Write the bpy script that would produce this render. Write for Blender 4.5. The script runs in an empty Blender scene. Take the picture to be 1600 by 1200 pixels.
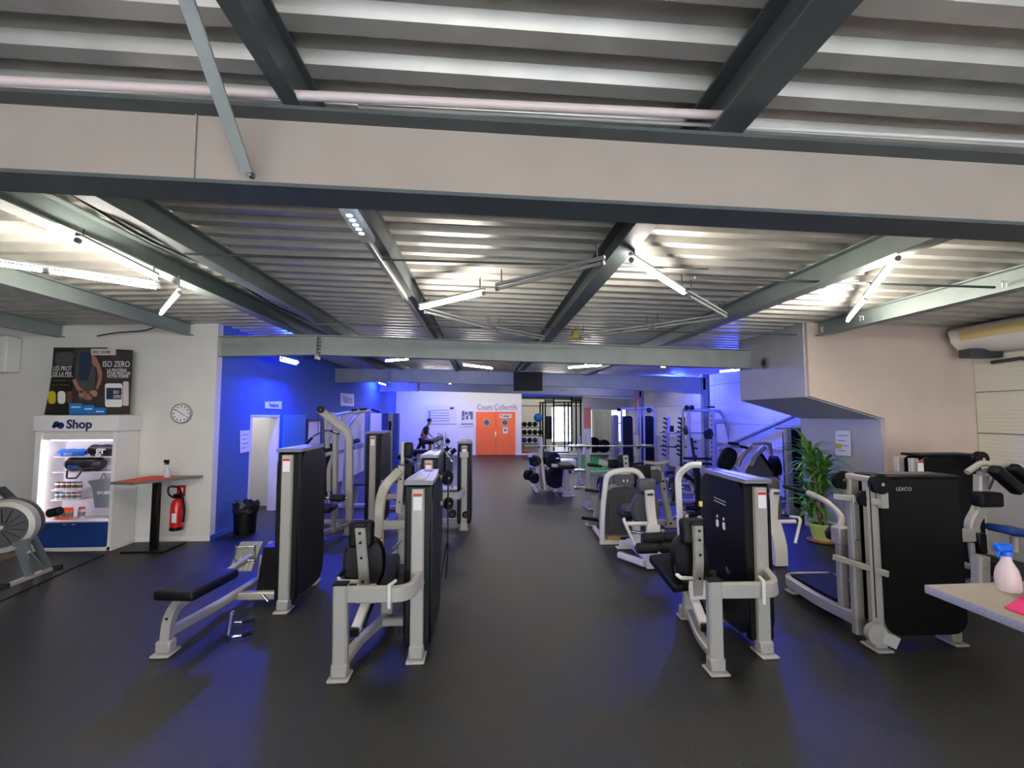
import bpy, bmesh, math, random
from mathutils import Vector, Matrix, Euler
random.seed(7)
S = bpy.context.scene
# ---------------------------------------------------------------- camera
F, CX, CY, H = 720.0, 800.0, 600.0, 2.0
PITCH, YAW = math.atan(48/720), math.atan(43/720)
cd = bpy.data.cameras.new('camera'); cam = bpy.data.objects.new('camera', cd)
S.collection.objects.link(cam); S.camera = cam
cd.lens = F/1600*36; cd.sensor_width = 36; cd.clip_start = .05; cd.clip_end = 200
cam.location = (0, 0, H); cam.rotation_euler = (math.pi/2+PITCH, 0, -YAW)
# ---------------------------------------------------------------- world, exposure
w = bpy.data.worlds.new('world'); S.world = w; w.use_nodes = True
bg = w.node_tree.nodes['Background']; bg.inputs[0].default_value = (.78, .88, 1, 1); bg.inputs[1].default_value = 4.0
S.view_settings.view_transform = 'Standard'; S.view_settings.look = 'None'
S.view_settings.gamma = 1; S.view_settings.exposure = 1.1; S.view_settings.use_curve_mapping = False
TUBE, TUBE_BLUE, TUBE_REAR = 72.0, 1000.0, 52.0      # emission of the white tubes, blue tubes
# daylight coming through the shopfront behind the camera
ld = bpy.data.lights.new('shopfront_daylight', 'AREA'); ld.shape = 'RECTANGLE'; ld.size = 9; ld.size_y = 2.2
ld.energy = 22; ld.color = (1, .9, .82)
lo = bpy.data.objects.new('shopfront_daylight', ld); S.collection.objects.link(lo)
lo.location = (0.5, -4.3, 1.5); lo.rotation_euler = (math.radians(90), 0, 0)

# ---------------------------------------------------------------- projection helpers
def ray(px, py):
    x = (px-CX)/F; z = (CY-py)/F
    y2 = math.cos(PITCH)-z*math.sin(PITCH); z2 = math.sin(PITCH)+z*math.cos(PITCH)
    return x*math.cos(YAW)+y2*math.sin(YAW), -x*math.sin(YAW)+y2*math.cos(YAW), z2
def A(px, py, Y):
    a, b, c = ray(px, py); t = Y/b; return Vector((a*t, Y, H+c*t))
def G(px, py, z=0.0):
    a, b, c = ray(px, py); t = (z-H)/c; return Vector((a*t, b*t, z))
def V(*a): return Vector(a)
# ---------------------------------------------------------------- materials
M = {}
def lin(h):
    h = h.lstrip('#'); r = [int(h[i:i+2], 16)/255 for i in (0, 2, 4)]
    return tuple(c/12.92 if c <= .04045 else ((c+.055)/1.055)**2.4 for c in r)+(1,)
def mat(n, col, rough=.5, metal=0, spec=.5, noise=0, scale=30, bump=0, bscale=200, emit=None, es=1, coat=0, alpha=1, trans=0):
    m = bpy.data.materials.new(n); m.use_nodes = True; nt = m.node_tree; b = nt.nodes['Principled BSDF']
    c = lin(col)
    b.inputs['Base Color'].default_value = c; b.inputs['Roughness'].default_value = rough
    b.inputs['Metallic'].default_value = metal; b.inputs['Specular IOR Level'].default_value = spec
    b.inputs['Coat Weight'].default_value = coat; b.inputs['Alpha'].default_value = alpha
    b.inputs['Transmission Weight'].default_value = trans
    if noise or bump:
        tc = nt.nodes.new('ShaderNodeTexCoord')
    if noise:
        t = nt.nodes.new('ShaderNodeTexNoise'); t.inputs['Scale'].default_value = scale; t.inputs['Detail'].default_value = 5
        nt.links.new(tc.outputs['Object'], t.inputs['Vector'])
        r = nt.nodes.new('ShaderNodeValToRGB'); r.color_ramp.elements[0].position = .3; r.color_ramp.elements[1].position = .7
        r.color_ramp.elements[0].color = tuple(x*(1-noise) for x in c[:3])+(1,)
        r.color_ramp.elements[1].color = tuple(min(1, x*(1+noise)) for x in c[:3])+(1,)
        nt.links.new(t.outputs['Fac'], r.inputs['Fac']); nt.links.new(r.outputs['Color'], b.inputs['Base Color'])
    if bump:
        t2 = nt.nodes.new('ShaderNodeTexNoise'); t2.inputs['Scale'].default_value = bscale; t2.inputs['Detail'].default_value = 3
        nt.links.new(tc.outputs['Object'], t2.inputs['Vector'])
        bp = nt.nodes.new('ShaderNodeBump'); bp.inputs['Strength'].default_value = bump; bp.inputs['Distance'].default_value = .01
        nt.links.new(t2.outputs['Fac'], bp.inputs['Height']); nt.links.new(bp.outputs['Normal'], b.inputs['Normal'])
    if emit:
        b.inputs['Emission Color'].default_value = lin(emit) if isinstance(emit, str) else tuple(emit)+(1,)
        b.inputs['Emission Strength'].default_value = es
    M[n] = m; return m
mat('floor_rubber', '20201c', .44, spec=.5, noise=.6, scale=75, bump=.5, bscale=110)
mat('mat_brown', '6b5a4a', .7, noise=.15)
mat('mat_dark', '262626', .6, noise=.2)
mat('turf', '1f8a3a', .9, noise=.3, scale=200, bump=.5)
mat('cream_wall', 'd8d5ce', .85, noise=.03, scale=3, bump=.05, bscale=60)
mat('white_wall', 'e2e0de', .8, noise=.03, scale=3, bump=.05)
mat('blue_wall', '4664a4', .75, noise=.04, scale=3, bump=.05)
mat('lintel_blue', '2038d8', .7)
mat('grey_wall', 'b2b2b4', .85, noise=.04, scale=3)
mat('warm_lit_wall', 'd2beb0', .85, noise=.04, scale=2)  # pale wall with warm light from the rear put into its colour
mat('panel_wall', 'd8d4c4', .55, noise=.02)
mat('orange_wall', 'd04a2c', .7)
mat('salmon', 'e08a70', .7)
mat('galvanised', 'c0bcb2', .45, metal=.35, noise=.12, scale=4)
mat('steel_paint', '8b918e', .5, noise=.08, scale=5)
mat('beam_warm_lit', 'a0958a', .6, noise=.04, scale=4)  # frame paint with the warm light from behind put into the colour
mat('dark_steel', '4c5354', .5, noise=.1, scale=5)
mat('silver_paint', 'aaa69e', .38, metal=.15, noise=.03, scale=40)
mat('white_paint', 'dedad4', .35)
mat('black_plastic', '08090b', .42, spec=.25, noise=.1, scale=20)
mat('black_gloss', '0b0b0d', .22, spec=.5)
mat('grey_plastic', '77777a', .32)
mat('dark_grey', '3c3d40', .5)
mat('vinyl', '08080a', .55, spec=.3, bump=.15, bscale=90)
mat('vinyl_grey', '4a4c50', .45, bump=.15, bscale=90)
mat('rubber', '0b0b0c', .6, spec=.3)
mat('foam', '121213', .75, bump=.2, bscale=120)
mat('chrome', 'd0d0d4', .15, metal=1)
mat('iron', '1b1c20', .4, metal=.3)
mat('cable', '0a0a0a', .5)
mat('orange', 'ff7436', .55)
mat('orange_bright', 'ff5a14', .4)
mat('red', 'c8141c', .3, coat=.4)
mat('label_white', 'e8e8e8', .5)
mat('label_red', 'c83022', .5)
mat('navy', '123a80', .5)
mat('navy_ink', '1a2c60', .6)
mat('grey_ink', '6a6c86', .6)
mat('dark_ink', '303038', .6)
mat('locker_teal', '2f7cc0', .5)
mat('locker_blue', '1c48b0', .45)
mat('wood_edge', '4a4038', .55)
mat('table_grey', '6d6a66', .5, noise=.2, scale=120)
mat('counter', 'a09686', .5, noise=.12, scale=150)
mat('counter_edge', '9a9ba8', .45, noise=.25, scale=120)
mat('pink', 'f0307c', .8, bump=.3)
mat('coral', 'f0583c', .8, bump=.3)
mat('bottle_white', 'd8c8c4', .4)
mat('bottle_blue', '1468dc', .35)
mat('clear_plastic', 'dfe4e8', .1, alpha=.45)
mat('glass', 'ffffff', .03, alpha=.12, spec=.8)
mat('mirror', 'c8d4dc', .03, metal=1)
mat('bag', '16171a', .35, bump=.6, bscale=30)
mat('bag_liner', '1c1c1e', .25, bump=.8, bscale=40)
mat('bag_grey', '70747e', .7)
mat('bag_blue', '1f6fe0', .5)
mat('jar_brown', '6a4636', .5)
mat('shelf_white', 'e6e2ee', .4)
mat('leaf', '5a9a38', .5, noise=.3, scale=12)
mat('leaf_light', '92c450', .5, noise=.25, scale=12)
mat('cane', 'a88a58', .8, noise=.2)
mat('pot', 'ccea80', .5)
mat('terracotta', 'a8623c', .7)
mat('soil', '2c2018', .95, noise=.3)
mat('skin', 'a87460', .6)
mat('shirt', '22242c', .85)
mat('trousers', '171922', .85)
mat('hair', '120e0c', .7)
mat('poster_dark', '35312f', .5, noise=.35, scale=9)
mat('poster_black', '191814', .5, noise=.3, scale=6)
mat('poster_yellow', 'c8b818', .5)
mat('poster_blue', '1b78c4', .5)
mat('poster_navy', '26324f', .6)
mat('poster_grey', '4c4a4c', .6)
mat('yellow', 'd8c468', .6)
mat('ac_cream', 'd2bc84', .5)
mat('ball_blue', '1a7fc8', .35)
mat('tv_black', '05060a', .5, spec=.2)
mat('tube_on', 'ffffff', emit=(1, .94, .84), es=TUBE)
mat('tube_rear', 'ffffff', emit=(1, .80, .68), es=TUBE_REAR)
mat('tube_blue', '2020ff', emit=(.03, .06, 1), es=TUBE_BLUE)
mat('tube_blue_far', '2020ff', emit=(.03, .06, 1), es=420)
mat('tube_blue_left', '2020ff', emit=(.02, .05, 1), es=1250)
mat('tube_off', '9c9d9a', .3)
mat('purlin_paint', '6c7674', .5, noise=.08, scale=5)
mat('purlin_lit', '88928e', .5, noise=.06, scale=5)  # lit copy of the purlin paint, brightness put into the colour
mat('led_strip', 'ffffff', emit=(1, .92, 1), es=5)
mat('led_cool', 'ffffff', emit=(.7, .85, 1), es=3)

# ---------------------------------------------------------------- mesh builder
def fillet(pts, r, n=5):
    pts = [Vector(p) for p in pts]
    if r <= 0 or len(pts) < 3: return pts
    out = [pts[0]]
    for i in range(1, len(pts)-1):
        p, a, b = pts[i], pts[i-1]-pts[i], pts[i+1]-pts[i]
        d = min(r, a.length*.49, b.length*.49); a = p+a.normalized()*d; b = p+b.normalized()*d
        for k in range(n+1):
            t = k/n; out.append(a*(1-t)**2+p*2*t*(1-t)+b*t*t)
    return out+[pts[-1]]
class MB:
    def __init__(s): s.v = []; s.f = []
    def add(s, v, f):
        o = len(s.v); s.v += [Vector(x) for x in v]; s.f += [[i+o for i in q] for q in f]; return s
    def box(s, c, d, bev=.008, rot=None, seg=1):
        c = Vector(c); bm = bmesh.new(); bmesh.ops.create_cube(bm, size=1)
        for q in bm.verts: q.co = Vector((q.co.x*d[0], q.co.y*d[1], q.co.z*d[2]))
        if bev:
            bev = min(bev, min(d)*.49)
            bmesh.ops.bevel(bm, geom=bm.edges[:], offset=bev, segments=seg, profile=.5, affect='EDGES')
        R = Euler(rot).to_matrix() if rot is not None and not isinstance(rot, Matrix) else (rot if rot is not None else None)
        bm.verts.index_update()
        s.add([(R @ q.co if R else q.co)+c for q in bm.verts], [[q.index for q in f.verts] for f in bm.faces]); bm.free(); return s
    def sweep(s, pts, prof, up=None, cap=True, scales=None):
        pts = [Vector(p) for p in pts]; n = len(pts); k = len(prof); vs = []; up0 = up; prev = None
        for i, p in enumerate(pts):
            t = (pts[min(i+1, n-1)]-pts[max(i-1, 0)]).normalized()
            if up0 is not None: u = Vector(up0)
            elif prev is not None: u = prev
            else: u = Vector((0, 0, 1)) if abs(t.z) < .9 else Vector((0, 1, 0))
            sd = t.cross(u)
            if sd.length < 1e-4: sd = t.cross(Vector((0, 1, 0)) if abs(t.y) < .9 else Vector((1, 0, 0)))
            sd.normalize(); uu = sd.cross(t).normalized(); prev = uu
            sc = scales[i] if scales else 1
            for a, b in prof: vs.append(p+sd*a*sc+uu*b*sc)
        fs = [[i*k+j, i*k+(j+1) % k, (i+1)*k+(j+1) % k, (i+1)*k+j] for i in range(n-1) for j in range(k)]
        if cap: fs += [list(range(k))[::-1], [(n-1)*k+j for j in range(k)]]
        return s.add(vs, fs)
    def tube(s, pts, r, n=10, fil=0, scales=None):
        return s.sweep(fillet(pts, fil), [(r*math.cos(2*math.pi*i/n), r*math.sin(2*math.pi*i/n)) for i in range(n)], scales=scales)
    def beam(s, pts, w, h, fil=0, up=None):
        c = min(w, h)*.18; a, b = w/2, h/2
        return s.sweep(fillet(pts, fil, 7), [(-a+c, -b), (a-c, -b), (a, -b+c), (a, b-c), (a-c, b), (-a+c, b), (-a, b-c), (-a, -b+c)], up=up)
    def lathe(s, prof, o, ax=(0, 0, 1), n=20):
        ax = Vector(ax).normalized(); q = ax.to_track_quat('Z', 'Y'); o = Vector(o); vs = []
        for r, z in prof:
            for i in range(n):
                a = 2*math.pi*i/n; vs.append(o+q @ Vector((r*math.cos(a), r*math.sin(a), z)))
        k = len(prof)
        fs = [[i*n+j, i*n+(j+1) % n, (i+1)*n+(j+1) % n, (i+1)*n+j] for i in range(k-1) for j in range(n)]
        if prof[0][0] > 0: fs.append(list(range(n))[::-1])
        if prof[-1][0] > 0: fs.append([(k-1)*n+j for j in range(n)])
        return s.add(vs, fs)
    def prism(s, poly, vec):
        n = len(poly); vec = Vector(vec); a = [Vector(p) for p in poly]
        return s.add(a+[p+vec for p in a], [list(range(n))[::-1], list(range(n, 2*n))]+[[i, (i+1) % n, n+(i+1) % n, n+i] for i in range(n)])
    def build(s, name, m, parent=None, smooth=40):
        org = Vector((0, 0, 0))
        if parent is not None:
            p = parent
            while p.parent: p = p.parent
            org = p.location.copy()
        elif s.v:
            xs = [q.x for q in s.v]; ys = [q.y for q in s.v]; zs = [q.z for q in s.v]
            org = Vector(((min(xs)+max(xs))/2, (min(ys)+max(ys))/2, min(zs)))
        me = bpy.data.meshes.new(name); me.from_pydata([q-org for q in s.v], [], s.f); me.validate()
        bm = bmesh.new(); bm.from_mesh(me); bmesh.ops.recalc_face_normals(bm, faces=bm.faces); bm.to_mesh(me); bm.free()
        if smooth:
            for p in me.polygons: p.use_smooth = True
            me.set_sharp_from_angle(angle=math.radians(smooth))
        me.materials.append(M[m] if isinstance(m, str) else m)
        o = bpy.data.objects.new(name, me); S.collection.objects.link(o)
        if parent is not None: o.parent = parent
        else: o.location = org
        return o
def tag(o, label, cat, group=None, kind=None):
    o['label'] = label; o['category'] = cat
    if group: o['group'] = group
    if kind: o['kind'] = kind
    return o
def root(name, loc, label, cat, group=None):
    o = bpy.data.objects.new(name, None); S.collection.objects.link(o); o.location = loc; o.empty_display_size = .1
    return tag(o, label, cat, group)
def struct(o, **k): o['kind'] = 'structure'; return o
def B(p, n, m, c, d, bev=.008, rot=None, seg=1): return MB().box(c, d, bev, rot, seg).build(n, m, p)
def T(p, n, m, pts, r, fil=0, k=10): return MB().tube(pts, r, k, fil).build(n, m, p)
def R(p, n, m, pts, w_, h_, fil=0, up=None): return MB().beam(pts, w_, h_, fil, up).build(n, m, p)
def C(p, n, m, a, b, r, bev=.008, k=20):
    a, b = Vector(a), Vector(b); L = (b-a).length; e = min(bev, r*.4, L*.4)
    return MB().lathe([(0, 0), (r-e, 0), (r, e), (r, L-e), (r-e, L), (0, L)], a, b-a, k).build(n, m, p)
def pad(p, n, m, c, d, rot=None, bev=.03): return MB().box(c, d, min(bev, min(d)*.48), rot, 3).build(n, m, p)
def X(p, n, m, poly, vec): return MB().prism(poly, vec).build(n, m, p)
def copy_tree(o, parent=None):
    c = o.copy(); S.collection.objects.link(c); c.parent = parent
    for ch in list(o.children): copy_tree(ch, c)
    return c
def text(p, n, m, s, c, size, rot, ext=.0015, wscale=1, align='LEFT', bold=0):
    cu = bpy.data.curves.new(n, 'FONT'); cu.body = s; cu.size = size; cu.extrude = ext; cu.align_x = align; cu.resolution_u = 3; cu.offset = bold
    ob = bpy.data.objects.new('t', cu); S.collection.objects.link(ob); bpy.context.view_layer.update()
    me = bpy.data.meshes.new_from_object(ob.evaluated_get(bpy.context.evaluated_depsgraph_get())); bpy.data.objects.remove(ob)
    Rm = Euler(rot).to_matrix(); v = [Rm @ Vector((q.co.x*wscale, q.co.y, q.co.z))+Vector(c) for q in me.vertices]
    return MB().add(v, [list(q.vertices) for q in me.polygons]).build(n, m, p, smooth=0)
FR = (math.pi/2, 0, 0)                 # text facing the camera side (-Y)
def rrect(x0, x1, z0, z1, r, f, n=5):   # rounded rectangle, f(x,z)->Vector
    out = []
    for cx, cz, a0 in ((x1-r, z1-r, 0), (x0+r, z1-r, 90), (x0+r, z0+r, 180), (x1-r, z0+r, 270)):
        for k in range(n+1):
            a = math.radians(a0+90*k/n); out.append(f(cx+r*math.cos(a), cz+r*math.sin(a)))
    return out

# ================================================================ SETTING
def zr(x): return 3.33-.025*abs(x+2.8)           # top of the portal beams
def wall(name, x0, x1, y0, y1, z0, z1, m, parent=None):
    o = MB().box(((x0+x1)/2, (y0+y1)/2, (z0+z1)/2), (x1-x0, y1-y0, z1-z0), 0).build(name, m, parent, smooth=0)
    return struct(o) if parent is None else o
floor = wall('floor', -10.2, 8, -4.7, 32, -.12, 0, 'floor_rubber')
# rubber runner and worn boards at the far left, turf far right, threshold of the far room
X(floor, 'floor_mat', 'mat_dark', [G(-200, 905, .006), G(60, 862, .006), G(163, 866, .006), G(0, 940, .006), G(-250, 1010, .006)], (0, 0, .01))
X(floor, 'board_floor', 'mat_brown', [G(-80, 850, .018), G(28, 850, .018), G(28, 868, .018), G(-80, 905, .018)], (0, 0, .006))
X(floor, 'turf_strip', 'turf', [G(895, 713), G(938, 713), G(962, 742), G(915, 742)], (0, 0, .012))
wall('threshold', 1.86, 7.25, 23.0, 23.35, 0, .06, 'white_paint', floor)
wl = wall('wall_left', -10.2, -4.36, 7.75, 7.9, 0, 3.62, 'cream_wall')
wall('wall_side', -10.35, -10.2, -4.7, 7.9, 0, 3.7, 'cream_wall')
wb = wall('wall_blue', -4.53, -4.36, 7.9, 8.9, 0, 3.62, 'blue_wall')
wall('wall_blue_over_door', -4.53, -4.36, 8.9, 10.12, 1.99, 3.62, 'blue_wall')
wbl = wall('wall_blue_long', -4.53, -4.36, 10.12, 23.25, 0, 3.62, 'blue_wall')
wall('baseboard_left', -10, -4.35, 7.735, 7.75, 0, .07, 'white_wall')
wall('baseboard_blue', -4.36, -4.345, 7.75, 8.9, 0, .08, 'blue_wall')
# lit white room behind the doorway
dr = wall('wall_changing_room', -7.0, -6.9, 8.3, 11.5, 0, 2.6, 'white_wall')
wall('wall_changing_side', -6.9, -4.53, 10.6, 10.7, 0, 2.6, 'white_wall')
wall('wall_changing_near', -6.9, -4.53, 8.25, 8.35, 0, 2.6, 'white_wall')
wall('wall_changing_top', -6.9, -4.53, 8.35, 10.6, 2.6, 2.7, 'white_wall')
d1 = struct(MB().box((-4.44, 8.93, 1.0), (.19, .06, 2.0)).box((-4.44, 10.09, 1.0), (.19, .06, 2.0)).box((-4.44, 9.51, 1.97), (.19, 1.2, .05)).build('door_1', 'white_paint'))
d2 = struct(MB().box((-4.33, 10.85, 1.0), (.05, 1.2, 2.0)).build('door_2', 'locker_teal'))
B(d2, 'door_handle', 'chrome', (-4.28, 10.4, 1.0), (.06, .12, .03))
w1 = struct(MB().box((-4.34, 11.62, 1.2), (.06, .06, 1.3)).box((-4.34, 12.58, 1.2), (.06, .06, 1.3)).box((-4.34, 12.1, 1.86), (.06, 1.0, .07)).box((-4.34, 12.1, .55), (.06, 1.0, .07)).build('window_1', 'dark_grey'))
B(w1, 'pane', 'shelf_white', (-4.35, 12.1, 1.2), (.02, .92, 1.25), .002)
d3 = struct(MB().box((-4.33, 15.1, 1.03), (.05, 3.7, 2.06)).build('door_3', 'white_wall'))
B(d3, 'door_rail', 'steel_paint', (-4.3, 15.1, .9), (.03, 3.7, .1))
d4 = struct(MB().box((-4.33, 18.75, 1.03), (.05, 1.8, 2.06)).build('door_4', 'white_wall'))
# back wall with the opening into the far room
wk = wall('wall_back', -4.36, 1.86, 23.1, 23.25, 0, 3.6, 'white_wall')
wall('wall_back_pillar', 5.0, 5.4, 23.1, 23.4, 0, 3.6, 'white_wall')
wall('wall_back_header', 5.4, 7.25, 23.1, 23.25, 2.25, 3.6, 'cream_wall')
wall('trim_1', 1.86, 5.0, 23.1, 23.25, 2.93, 3.25, 'lintel_blue')
wall('wall_back_top', 1.86, 5.0, 23.1, 23.25, 3.25, 3.6, 'white_wall')
wall('wall_far_left', 1.7, 1.86, 23.25, 31, 0, 3.6, 'cream_wall')
wall('wall_far_a', 1.86, 4.5, 31, 31.2, 0, 3.6, 'cream_wall')
wall('wall_far_b', 5.9, 7.25, 31, 31.2, 0, 3.6, 'cream_wall')
wall('wall_far_c', 4.5, 5.9, 31, 31.2, 2.55, 3.6, 'cream_wall')
wall('wall_far_d', 4.5, 5.9, 31, 31.2, 0, .15, 'cream_wall')
wall('trim_2', 1.86, 7.25, 30.94, 31, 2.55, 2.63, 'grey_plastic')
wall('trim_3', 5.02, 5.38, 23.05, 23.1, 1.3, 2.35, 'salmon')
w2 = MB()
for x in (4.53, 5.2, 5.87): w2.box((x, 31.05, 1.35), (.05, .06, 2.4))
for z in (.18, .75, 2.52): w2.box((5.2, 31.05, z), (1.4, .06, .05))
w2 = struct(w2.build('window_2', 'white_paint')); B(w2, 'pane', 'glass', (5.2, 31.08, 1.35), (1.36, .01, 2.36), 0)
# right wall: sandwich panels over a grey dado
M['panel_wall'].use_nodes = True
nt = M['panel_wall'].node_tree; tc = nt.nodes.new('ShaderNodeTexCoord'); wv = nt.nodes.new('ShaderNodeTexWave'); wv.bands_direction = 'Z'
wv.inputs['Scale'].default_value = 6; bp = nt.nodes.new('ShaderNodeBump'); bp.inputs['Strength'].default_value = .35; bp.inputs['Distance'].default_value = .01
nt.links.new(tc.outputs['Object'], wv.inputs['Vector']); nt.links.new(wv.outputs['Fac'], bp.inputs['Height']); nt.links.new(bp.outputs['Normal'], nt.nodes['Principled BSDF'].inputs['Normal'])
wr = wall('wall_right', 7.3, 7.45, -4.7, 31.2, 0, 3.6, 'grey_wall')
for y0, y1, n, z0 in ((-4.5, 6.4, 3, 1.13), (8.2, 23.1, 5, 1.13)):
    for i in range(n):
        for k in range(4):
            a, b = y0+(y1-y0)*i/n, y0+(y1-y0)*(i+1)/n
            B(wr, 'panel', 'panel_wall', (7.275, (a+b)/2, z0+.3+.6*k), (.05, b-a-.008, .592), .006)
for i in range(4): B(wr, 'mirror_panel', 'mirror', (7.27, 24.2+1.7*i, 1.3), (.03, 1.67, 1.9), .004)
wp = struct(X(None, 'wall_warm_lit', 'warm_lit_wall', [V(4.7, 6.4, 3.6), V(4.7, 6.4, 2.27), V(5.83, 6.4, 1.94), V(5.83, 6.4, 0), V(7.3, 6.4, 0), V(7.3, 6.4, 3.6)], (0, .06, 0)))  # front of the stair box, its warm tint is painted light
wg = struct(X(None, 'wall_stair_box', 'grey_wall', [V(4.68, 6.46, 3.6), V(4.68, 6.46, 2.26), V(5.81, 6.46, 1.93), V(5.81, 6.46, 0), V(7.3, 6.46, 0), V(7.3, 6.46, 3.6)], (0, 1.72, 0)))
# wall behind the camera: orange pier, glazed shopfront
wall('wall_rear', -10.2, -4.2, -4.7, -4.5, 0, 3.7, 'orange_wall')
wall('wall_rear_right', 5.2, 7.3, -4.7, -4.5, 0, 3.7, 'cream_wall')
wall('wall_rear_top', -4.2, 5.2, -4.7, -4.5, 2.7, 3.7, 'cream_wall')
w3 = MB()
for i in range(6): w3.box((-4.2+1.88*i, -4.6, 1.35), (.06, .08, 2.7))
w3 = struct(w3.build('window_3', 'dark_grey')); B(w3, 'pane', 'glass', (.5, -4.6, 1.35), (9.4, .01, 2.7), 0)
# ---- ceiling: trapezoidal steel deck with ribs across the room
def deck():
    mb = MB(); xs = [-10.2, -2.8, 7.4]; y = -4.6; pr = []
    while y < 31.2:
        pr += [(y, 0), (y+.085, 0), (y+.11, .05), (y+.225, .05)]; y += .25
    vs = []
    for x in xs:
        for yy, dz in pr: vs.append((x, yy, zr(x)+.2+dz))
    n = len(pr)
    fs = [[a*n+i, a*n+i+1, (a+1)*n+i+1, (a+1)*n+i] for a in range(2) for i in range(n-1)]
    return mb.add(vs, fs).build('ceiling', 'galvanised', smooth=0)
ceil = struct(deck())
wall('roof_slab', -10.4, 7.6, -4.9, 31.4, 3.62, 3.7, 'dark_grey', ceil)
def ibeam_y(x, z, hh, ww, y0, y1, m):
    a, t = ww/2, .012
    p = [(-a, 0), (a, 0), (a, t), (t/2, t), (t/2, hh-t), (a, hh-t), (a, hh), (-a, hh), (-a, hh-t), (-t/2, hh-t), (-t/2, t), (-a, t)]
    return X(ceil, 'purlin', m, [V(x+q, y0, z+r) for q, r in p], (0, y1-y0, 0))
for x, ww in ((-.8, .07), (1.05, .15), (3.08, .15), (4.86, .15), (-2.42, .13), (-3.05, .15), (-4.78, .14), (-6.75, .14)):
    y1 = 7.7 if x < -4.4 else (6.35 if x > 4.7 else 31)
    ibeam_y(x, zr(x), .2, ww, -4.5, y1, 'dark_steel' if -1 < x < 2 else ('purlin_lit' if x > 2 or x < -4 else 'purlin_paint'))  # one paint, lit and darker tones picked per purlin
def frame(y, x0, x1, dz=0, m='steel_paint', hh=.40, fw=.18, fm=None):
    xs = [x0]+([-2.8] if x0 < -2.8 < x1 else [])+[x1]
    for a, b in zip(xs[:-1], xs[1:]):
        za, zb = zr(a)+dz, zr(b)+dz
        mb = MB()
        for y0, y1, t0, t1 in ((y-.006, y+.006, -hh+.014, -.014), (y-fw/2, y+fw/2, -.015, 0), (y-fw/2, y+fw/2, -hh, -hh+.015)):
            mb.prism([V(a, y0, za+t0), V(b, y0, zb+t0), V(b, y0, zb+t1), V(a, y0, za+t1)], (0, y1-y0, 0))
        fb = mb.build('portal_beam', m, ceil, smooth=0)
        if fm: fb.data.materials.append(M[fm]); [setattr(p_, 'material_index', 1) for p_ in fb.data.polygons if p_.index >= 6]
    mb = MB(); mb.box((-2.8, y, zr(-2.8)+dz-.21), (.03, fw, hh+.06), .002)
    if x0 < -2.8: mb.build('splice_plate', m, ceil)
    mb = MB()
    for k in range(6): mb.lathe([(0, 0), (.014, 0), (.014, .025), (0, .025)], (-2.76, y-.05, zr(-2.8)+dz-.36+.06*k), (1, 0, 0), 6)
    if x0 < -2.8: mb.build('bolt_row', 'dark_steel', ceil)
    return mb
frame(1.86, -10.1, 7.25, -.07, 'beam_warm_lit', .33, .17, 'dark_steel')  # near beam, shade on the flanges put into their darker material
frame(7.86, -4.36, 4.66, hh=.335)
frame(13.7, -4.36, 6.75, .04)
frame(19.5, -4.36, 6.75, .07)
frame(25.4, 1.86, 7.2, .07)
for y in (13.7, 19.5):
    za = zr(5)+.04
    X(ceil, 'haunch', 'steel_paint', [V(3.2, y-.07, zr(3.2)-.36), V(6.75, y-.07, zr(6.75)-.36), V(6.75, y-.07, 2.62)], (0, .14, 0))
    mb = MB()
    for s in (-1, 1): mb.box((6.73+s*.1, y, 1.62), (.014, .17, 3.24), 0)
    mb.box((6.73, y, 1.62), (.2, .012, 3.24), 0).build('column', 'steel_paint', ceil)
# column stiffener seam and knee brace on the near beam, conduits
B(ceil, 'web_seam', 'beam_warm_lit', (-1.16, 1.85, zr(-1.2)-.235), (.006, .012, .3), 0)
R(ceil, 'knee_brace', 'steel_paint', [A(283, -25, 1.42), A(384, 268, 1.8)], .05, .012, up=(0, -1, .3))
C(ceil, 'brace_bolt', 'chrome', A(388, 274, 1.79), A(395, 275, 1.75), .012)
T(ceil, 'conduit', 'bottle_white', [G(-60, 124, 3.3), G(1158, 182, 3.3)], .02)
T(ceil, 'conduit', 'white_paint', [G(560, 166, 3.3), G(1700, 228, 3.3)], .009)
T(ceil, 'tie_rod', 'dark_steel', [V(-2.4, 3.75, 3.28), V(1.9, 3.75, 3.24)], .009)
T(ceil, 'tie_rod', 'dark_steel', [V(1.9, 4.0, 3.24), V(4.8, 4.0, 3.2)], .012)
T(ceil, 'tie_rod', 'dark_steel', [V(-2.4, 6.6, 3.28), V(4.7, 6.6, 3.2)], .009)
T(ceil, 'cable_run', 'cable', [V(-2.5, 2.5, 3.36), V(-2.52, 3.5, 3.3), V(-2.5, 4.4, 3.36), V(-2.53, 5.6, 3.31), V(-2.5, 7.6, 3.36)], .012, .3)
T(ceil, 'cable_run', 'cable', [A(152, 525, 7.6), A(180, 520, 7.5), A(225, 517, 7.5), A(262, 505, 7.5)], .01, .1)
T(wr, 'wind_brace', 'steel_paint', [V(7.1, 13.0, 1.15), V(7.1, 8.9, 2.35), V(7.1, 7.9, 2.65)], .045)

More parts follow.
